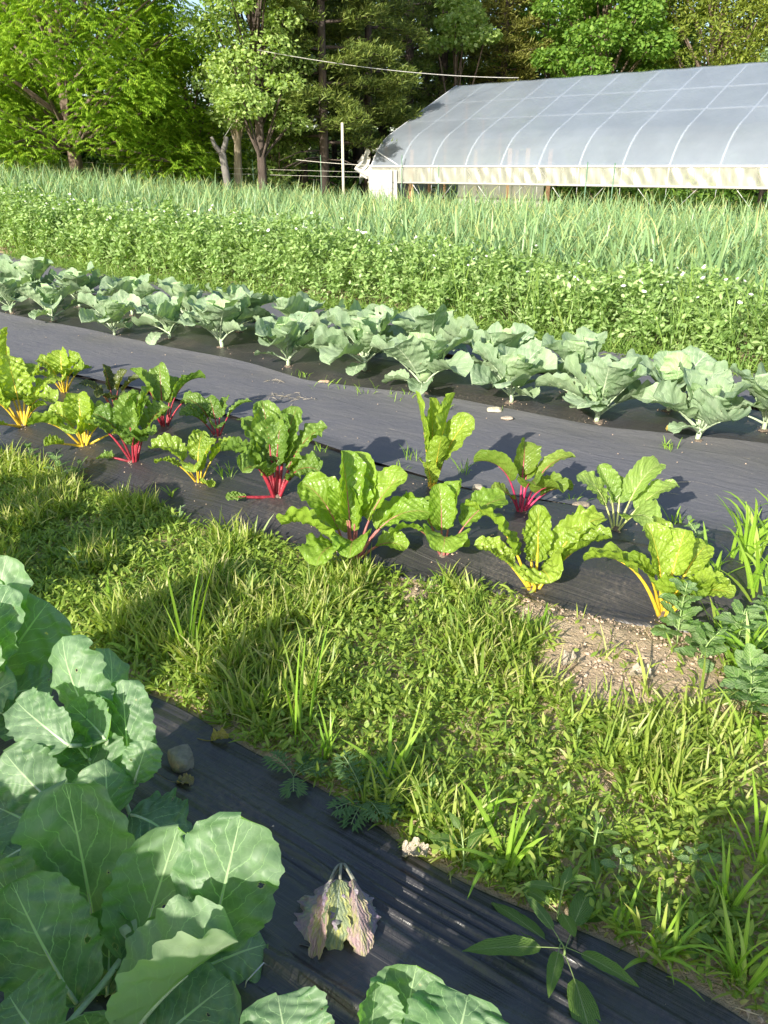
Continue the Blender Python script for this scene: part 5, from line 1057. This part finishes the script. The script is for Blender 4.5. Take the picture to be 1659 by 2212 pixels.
# ------------------------------------------------------------------ trees
def leafmat(nm, a, b, c, tr=.4): return m_blade(nm, a, b, c, trans=tr, rough=.55, boost=(1.5, 1.5, .45), spec=.3)
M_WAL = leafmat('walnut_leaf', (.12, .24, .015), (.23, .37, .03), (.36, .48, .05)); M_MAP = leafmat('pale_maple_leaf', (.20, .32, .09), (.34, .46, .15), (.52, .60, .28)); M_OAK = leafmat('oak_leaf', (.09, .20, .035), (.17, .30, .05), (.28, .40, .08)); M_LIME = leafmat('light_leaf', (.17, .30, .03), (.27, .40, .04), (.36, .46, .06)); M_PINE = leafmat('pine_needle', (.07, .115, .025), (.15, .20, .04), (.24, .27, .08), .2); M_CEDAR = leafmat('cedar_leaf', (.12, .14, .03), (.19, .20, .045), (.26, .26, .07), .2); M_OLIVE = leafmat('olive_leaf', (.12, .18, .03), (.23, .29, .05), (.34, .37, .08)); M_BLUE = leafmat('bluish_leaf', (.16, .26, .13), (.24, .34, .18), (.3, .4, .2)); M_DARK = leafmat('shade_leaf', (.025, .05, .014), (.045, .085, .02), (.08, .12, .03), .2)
M_BARK = m_plain('bark', (.16, .12, .09), .95, var=.35, scale=5, stretch=(3, 3, .6), bump=.7); M_PBARK = m_plain('pine_bark', (.085, .065, .055), .95, var=.35, scale=4, stretch=(3, 3, .6), bump=.7); M_LBARK = m_plain('pale_bark', (.36, .30, .23), .95, var=.3, scale=4, stretch=(3, 3, .6), bump=.5)
def crown_leaves(r, C, R, n, L, W, el=(-.9, .5), az_spread=None, shell=.45, frond=False):
    """leaves scattered through a set of clump ellipsoids"""
    C = np.asarray(C); R = np.asarray(R); vol = (R[:, 0] * R[:, 2]) ** 1.0; k = r.choice(len(C), n, p=vol / vol.sum())
    d = r.normal(size=(n, 3)); d /= np.linalg.norm(d, axis=1)[:, None]; rad_ = r.uniform(shell, 1.08, n)[:, None] ** .7
    P = C[k] + d * rad_ * R[k]; out_ = np.arctan2(d[:, 1], d[:, 0])
    az = out_ + r.normal(0, 1.1, n); E_ = r.uniform(*el, n)
    if not frond:
        return strips(r, P, az, E_, L * r.uniform(.6, 1.2, n), W * r.uniform(.6, 1.2, n), r.uniform(0, .7, n), [.25, 1, .15], twist=r.normal(0, .7, n))
    mbf = MB(); rr = r.random(n)
    ax = np.stack([np.cos(az) * np.cos(E_), np.sin(az) * np.cos(E_), np.sin(E_)], -1)
    for j in range(6):
        f = j / 5; q = P + ax * (L * f) + np.array([0, 0, -1]) * (L * .25 * f * f)
        for sd in (-1, 1):
            V, F, UV, R_ = strips(r, q, az + sd * .9, E_ * .5 - .35 * f - .25, W * (1 - .3 * f) * np.ones(n), W * .34, .4, [.3, 1, .1], twist=r.normal(0, .25, n), rnd=np.clip(rr + r.normal(0, .08, n), 0, .999)); mbf.add(V, F, UV, R_)
    return np.concatenate(mbf.V), np.concatenate(mbf.F), np.concatenate(mbf.UV), np.concatenate(mbf.R)
def broadtree(px, Y, hgt, label, mat, bark, seed, cr, zlow, nclump, nleaf, L, W, trunk_r=.18, name='leafy_tree', clump_r=.9, frond=False, el=(-.9, .5), xoff=0, lean=0, extra=None, group=None):
    r = np.random.default_rng(seed); X, Y, z = base_at(px, Y); ro = empty(name, (X, Y, z), 0, label, 'tree', group)
    mb = MB(); tr = np.array([[0, 0, -.2], [lean * .3, 0, hgt * .3], [lean * .7 + r.normal() * .2, r.normal() * .2, hgt * .6], [lean, 0, hgt * .92]])
    tt = np.vstack([bez(tr[0], tr[1], tr[2], 10)[:-1], bez(tr[2], (tr[2] + tr[3]) / 2, tr[3], 6)]); V, F, U = tube(tt, np.linspace(trunk_r, trunk_r * .25, len(tt)), 10); mb.add(V, F, U)
    C = []; R = []
    for i in range(nclump):
        f = (i + r.random()) / nclump; zc = zlow + (hgt - zlow) * f; w = cr * (math.sin(PI * min(1, .18 + .80 * f)) ** .55); a = i * 2.4 + r.uniform(-.4, .4); rr = w * r.uniform(.45, .95)
        c = np.array([rr * math.cos(a) + xoff, rr * math.sin(a), zc]); C.append(c); s_ = clump_r * r.uniform(.7, 1.25); R.append([s_ * 1.25, s_ * 1.25, s_ * .62])
        b0 = tt[min(len(tt) - 1, int(len(tt) * min(.95, max(.15, (zc * .62) / hgt))))]; md = (b0 + c) / 2 + np.array([0, 0, .12 * rr])
        V, F, U = tube(bez(b0, md, c, 7), np.linspace(trunk_r * .30, .02, 7), 5); mb.add(V, F, U)
    if extra:
        for (dx, dy, dz, s_) in extra: C.append([dx, dy, dz]); R.append([s_ * 1.3, s_ * 1.1, s_ * .6]); V, F, U = tube(bez(tt[4], np.array([dx, dy, dz]) * .5 + tt[4] * .5 + [0, 0, .2], np.array([dx, dy, dz]), 7), np.linspace(.07, .02, 7), 5); mb.add(V, F, U)
    mb.build('trunk', bark, ro)
    V, F, UV, R_ = crown_leaves(r, C, R, nleaf, L, W, el=el, frond=frond); V[:, 2] = np.maximum(V[:, 2], .1)
    mesh_obj('crown', V, F, mat, ro, UV, R_, smooth_=False)
    return ro
def pinetree(px, Y, hgt, label, seed, cr=3.0, zlow=3.0, nb=40, mat=None, L=.22, W=.035, trunk_r=.22, ntuft=34, group='dark pines at the back'):
    r = np.random.default_rng(seed); X, Y, z = base_at(px, Y); ro = empty('pine_tree', (X, Y, z), 0, label, 'tree', group)
    mb = MB(); V, F, U = tube([(0, 0, -.2), (.05, 0, hgt * .5), (0, .05, hgt)], [trunk_r, trunk_r * .7, .04], 10); mb.add(V, F, U); P = []; A = []
    for i in range(nb):
        f = (i + r.random()) / nb; zc = zlow + (hgt - zlow) * f; l = cr * (1 - .75 * f) * r.uniform(.6, 1.1); a = i * 2.4 + r.uniform(-.5, .5); d = np.array([math.cos(a), math.sin(a), 0])
        br = bez(np.array([0, 0, zc]), np.array([0, 0, zc]) + d * l * .6 + [0, 0, .05], np.array([0, 0, zc]) + d * l + [0, 0, .25 * r.normal() + .1], 8); V, F, U = tube(br, np.linspace(.05, .012, 8), 5); mb.add(V, F, U)
        m_ = int(ntuft * l / cr * 4) + 10; t_ = r.uniform(.25, 1.05, m_); wd = .42 * l * (1.1 - t_) + .12; sd = r.normal(size=m_) * wd * .6; side = np.array([-d[1], d[0], 0])
        c = np.stack([np.interp(t_, np.linspace(0, 1, 8), br[:, j]) for j in range(3)], -1) + side * sd[:, None] + np.array([0, 0, 1]) * (r.normal(size=m_) * .09)[:, None]; P.append(c); A.append(np.full(m_, a))
    for q in range(6):   # dead lower twigs
        a = r.uniform(0, 6.28); zc = r.uniform(.8, max(.9, zlow)); V, F, U = tube([(0, 0, zc), (math.cos(a) * .8, math.sin(a) * .8, zc - .05), (math.cos(a) * 1.5, math.sin(a) * 1.5, zc - .3)], [.025, .015, .006], 4); mb.add(V, F, U)
    mb.build('trunk', M_PBARK, ro); P = np.concatenate(P); A = np.concatenate(A); out_ = MB()
    for k in range(4):
        n = len(P); V, F, UV, R_ = strips(r, P + r.normal(size=P.shape) * .06, A + r.normal(0, 1.2, n), r.uniform(-.2, 1.1, n), L * r.uniform(.6, 1.2, n), W, r.uniform(-.3, .5, n), [.5, 1, .15], twist=r.normal(0, .8, n)); out_.add(V, F, UV, R_)
    out_.build('crown', mat or M_PINE, ro, smooth_=False); return ro
broadtree(165, 26, 11.0, 'big spreading tree with drooping feathery bright green leaves at the upper left', M_WAL, M_BARK, 801, 4.6, 1.0, 60, 19000, .27, .115, .22, clump_r=1.15, frond=True, name='walnut_tree', el=(-.55, .35))
broadtree(-60, 29, 11, 'second feathery-leaved tree cut off by the left edge', M_WAL, M_BARK, 802, 3.8, .9, 30, 8000, .27, .115, .22, clump_r=1.2, frond=True, name='walnut_tree', el=(-.55, .35))
broadtree(566, 26, 12, 'tall thin tree with pale fluttering leaves and a straight dark trunk, left of centre', M_MAP, M_PBARK, 803, 1.75, 2.5, 50, 30000, .12, .10, .15, name='poplar_tree', clump_r=.62)
broadtree(512, 27, 4.4, 'broken pale trunk with a little foliage beside the tall thin tree', M_MAP, M_LBARK, 804, .8, 2.6, 7, 1400, .16, .12, .17, name='snag_tree', clump_r=.5)
broadtree(420, 29.5, 4.8, 'low light-green tree with hanging feathery branches behind the forked trunk', M_LIME, M_BARK, 805, 2.4, .8, 26, 15000, .20, .07, .09, clump_r=.75, el=(-.5, .3))
broadtree(335, 33, 6.5, 'darker green bushy tree behind the big left tree', M_OAK, M_BARK, 806, 2.4, .8, 22, 12000, .17, .12, .12, clump_r=.9)
broadtree(600, 28.5, 2.9, 'small bright maple sapling in front of the dark trunks', M_MAP, M_BARK, 807, .9, .5, 12, 3500, .14, .12, .05, clump_r=.45)
for i, (px, Y, hg, cr, zl, tr_) in enumerate([(650, 34, 14, 2.6, 2.4, .20), (700, 33, 14, 2.6, 2.4, .22), (722, 38, 13, 2.6, 3.2, .14), (775, 35, 15, 3.0, 3.4, .30), (826, 39, 15, 3.0, 3.0, .22), (880, 37, 15, 3.4, 2.0, .24), (950, 39, 15, 3.4, 2.0, .26), (1010, 42, 15, 3.2, 2.0, .26), (620, 38, 15, 3.0, 2.4, .2), (745, 42, 15, 3.0, 3.0, .2), (915, 44, 16, 3.2, 2.0, .24)]):
    pinetree(px, Y, hg, ['pine with the leftmost dark trunk beside the pale-leaved tree', 'pine with its low boughs just left of the bare pole', 'slim pine trunk standing just left of the bare pole', 'thick dark pine trunk just right of the bare pole', 'pine in deep shade over the tunnel corner', 'pine above the left end of the tunnel', 'pine above the cable near the first tunnel hoops', 'pine in deep shade left of the brownish cedar', 'pine hidden behind the pale-leaved tree', 'far pine between the two big trunks', 'far pine seen between nearer pines above the tunnel end'][i], 820 + i, cr, zl, 44, trunk_r=tr_)
for i, (px, Y, hg, cr, zl) in enumerate([(700, 27, 13, 2.5, 2.0), (795, 29.5, 14, 2.6, 2.6), (655, 29, 13, 2.2, 2.6)]):
    pinetree(px, Y, hg, ['nearer pine with sunlit olive boughs just left of the bare pole', 'nearer pine with sunlit olive boughs above the tunnel corner', 'nearer pine with sunlit boughs touching the pale-leaved tree'][i], 860 + i, cr, zl, 52, trunk_r=.16, ntuft=60)
pinetree(1075, 38, 11, 'brownish-green cedar with hanging shaggy branches above the tunnel roof', 840, 3.0, 1.0, 80, M_CEDAR, .20, .045, .2, 46, None)['label']
broadtree(985, 36, 7.6, 'bright green deciduous bough reaching left in front of the dark pines', M_MAP, M_BARK, 841, .8, 6.6, 5, 3500, .17, .14, .10, clump_r=.55, extra=[(-1.0, -1, 5.9, .5), (0, -1, 6.0, .55), (.9, -1, 6.2, .5), (-.3, -1, 6.6, .6)])
broadtree(1280, 36, 10.5, 'rounded leafy green tree behind the middle of the tunnel roof', M_OAK, M_BARK, 842, 2.8, 1.5, 40, 30000, .18, .14, .2, clump_r=.85)
broadtree(1180, 40, 10.5, 'leafy green tree between the cedar and the rounded tree', M_OAK, M_BARK, 843, 2.6, 1.5, 28, 13000, .18, .14, .2, clump_r=.9)
broadtree(1510, 38, 11, 'large olive-green fine-leaved tree behind the right half of the tunnel', M_OLIVE, M_BARK, 844, 4.4, 1.5, 80, 52000, .19, .075, .24, clump_r=1.0)
broadtree(1700, 36, 10, 'olive-green tree cut off by the upper right corner', M_OLIVE, M_BARK, 845, 3.2, 1.5, 40, 20000, .19, .075, .2, clump_r=1.0)
broadtree(1655, 30, 5.1, 'small rounded bluish-green tree at the right edge above the tunnel', M_BLUE, M_BARK, 846, 1.3, 1.5, 16, 7000, .12, .09, .09, clump_r=.55)
broadtree(1390, 41, 10, 'darker green tree between the rounded tree and the olive one', M_OAK, M_BARK, 847, 2.4, 1.5, 24, 11000, .18, .14, .2, clump_r=.9)
broadtree(1100, 33, 3.9, 'low pale-green shrub top peeking over the left end of the tunnel ridge', M_MAP, M_BARK, 848, 1.5, 2.4, 10, 4000, .13, .11, .05, clump_r=.5)
broadtree(1030, 45, 11, 'leafy tree filling the gap behind the cedar', M_OAK, M_BARK, 849, 3, 1.5, 24, 10000, .2, .15, .2, clump_r=1.1)
# the deep wood behind everything: one mass
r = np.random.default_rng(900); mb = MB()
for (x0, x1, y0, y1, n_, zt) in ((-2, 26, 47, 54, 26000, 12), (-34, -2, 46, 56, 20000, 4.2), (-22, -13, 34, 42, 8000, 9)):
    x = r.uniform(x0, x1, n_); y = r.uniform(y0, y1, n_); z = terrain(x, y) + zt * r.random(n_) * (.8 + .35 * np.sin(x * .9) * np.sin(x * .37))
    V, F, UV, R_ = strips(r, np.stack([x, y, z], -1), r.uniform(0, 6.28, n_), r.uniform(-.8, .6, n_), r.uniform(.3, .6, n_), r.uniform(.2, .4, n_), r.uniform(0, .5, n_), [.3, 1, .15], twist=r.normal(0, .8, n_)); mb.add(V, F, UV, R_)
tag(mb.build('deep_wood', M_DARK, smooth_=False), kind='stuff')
# undergrowth at the edge of the wood
mb = MB(); n_ = 30000; x = r.uniform(-24, 16, n_); y = r.uniform(29, 46, n_); z = terrain(x, y) + r.random(n_) ** 1.5 * (1.0 + .5 * np.sin(x * 1.3 + y))
V, F, UV, R_ = strips(r, np.stack([x, y, z], -1), r.uniform(0, 6.28, n_), r.uniform(-.3, 1.2, n_), r.uniform(.12, .3, n_), r.uniform(.06, .14, n_), r.uniform(0, .8, n_), [.4, 1, .15], twist=r.normal(0, .8, n_)); mb.add(V, F, UV, R_)
tag(mb.build('undergrowth', M_OAK, smooth_=False), kind='stuff')
print('faces', sum(len(o.data.polygons) for o in sc.objects if o.type == 'MESH'), 'objects', len(sc.objects))
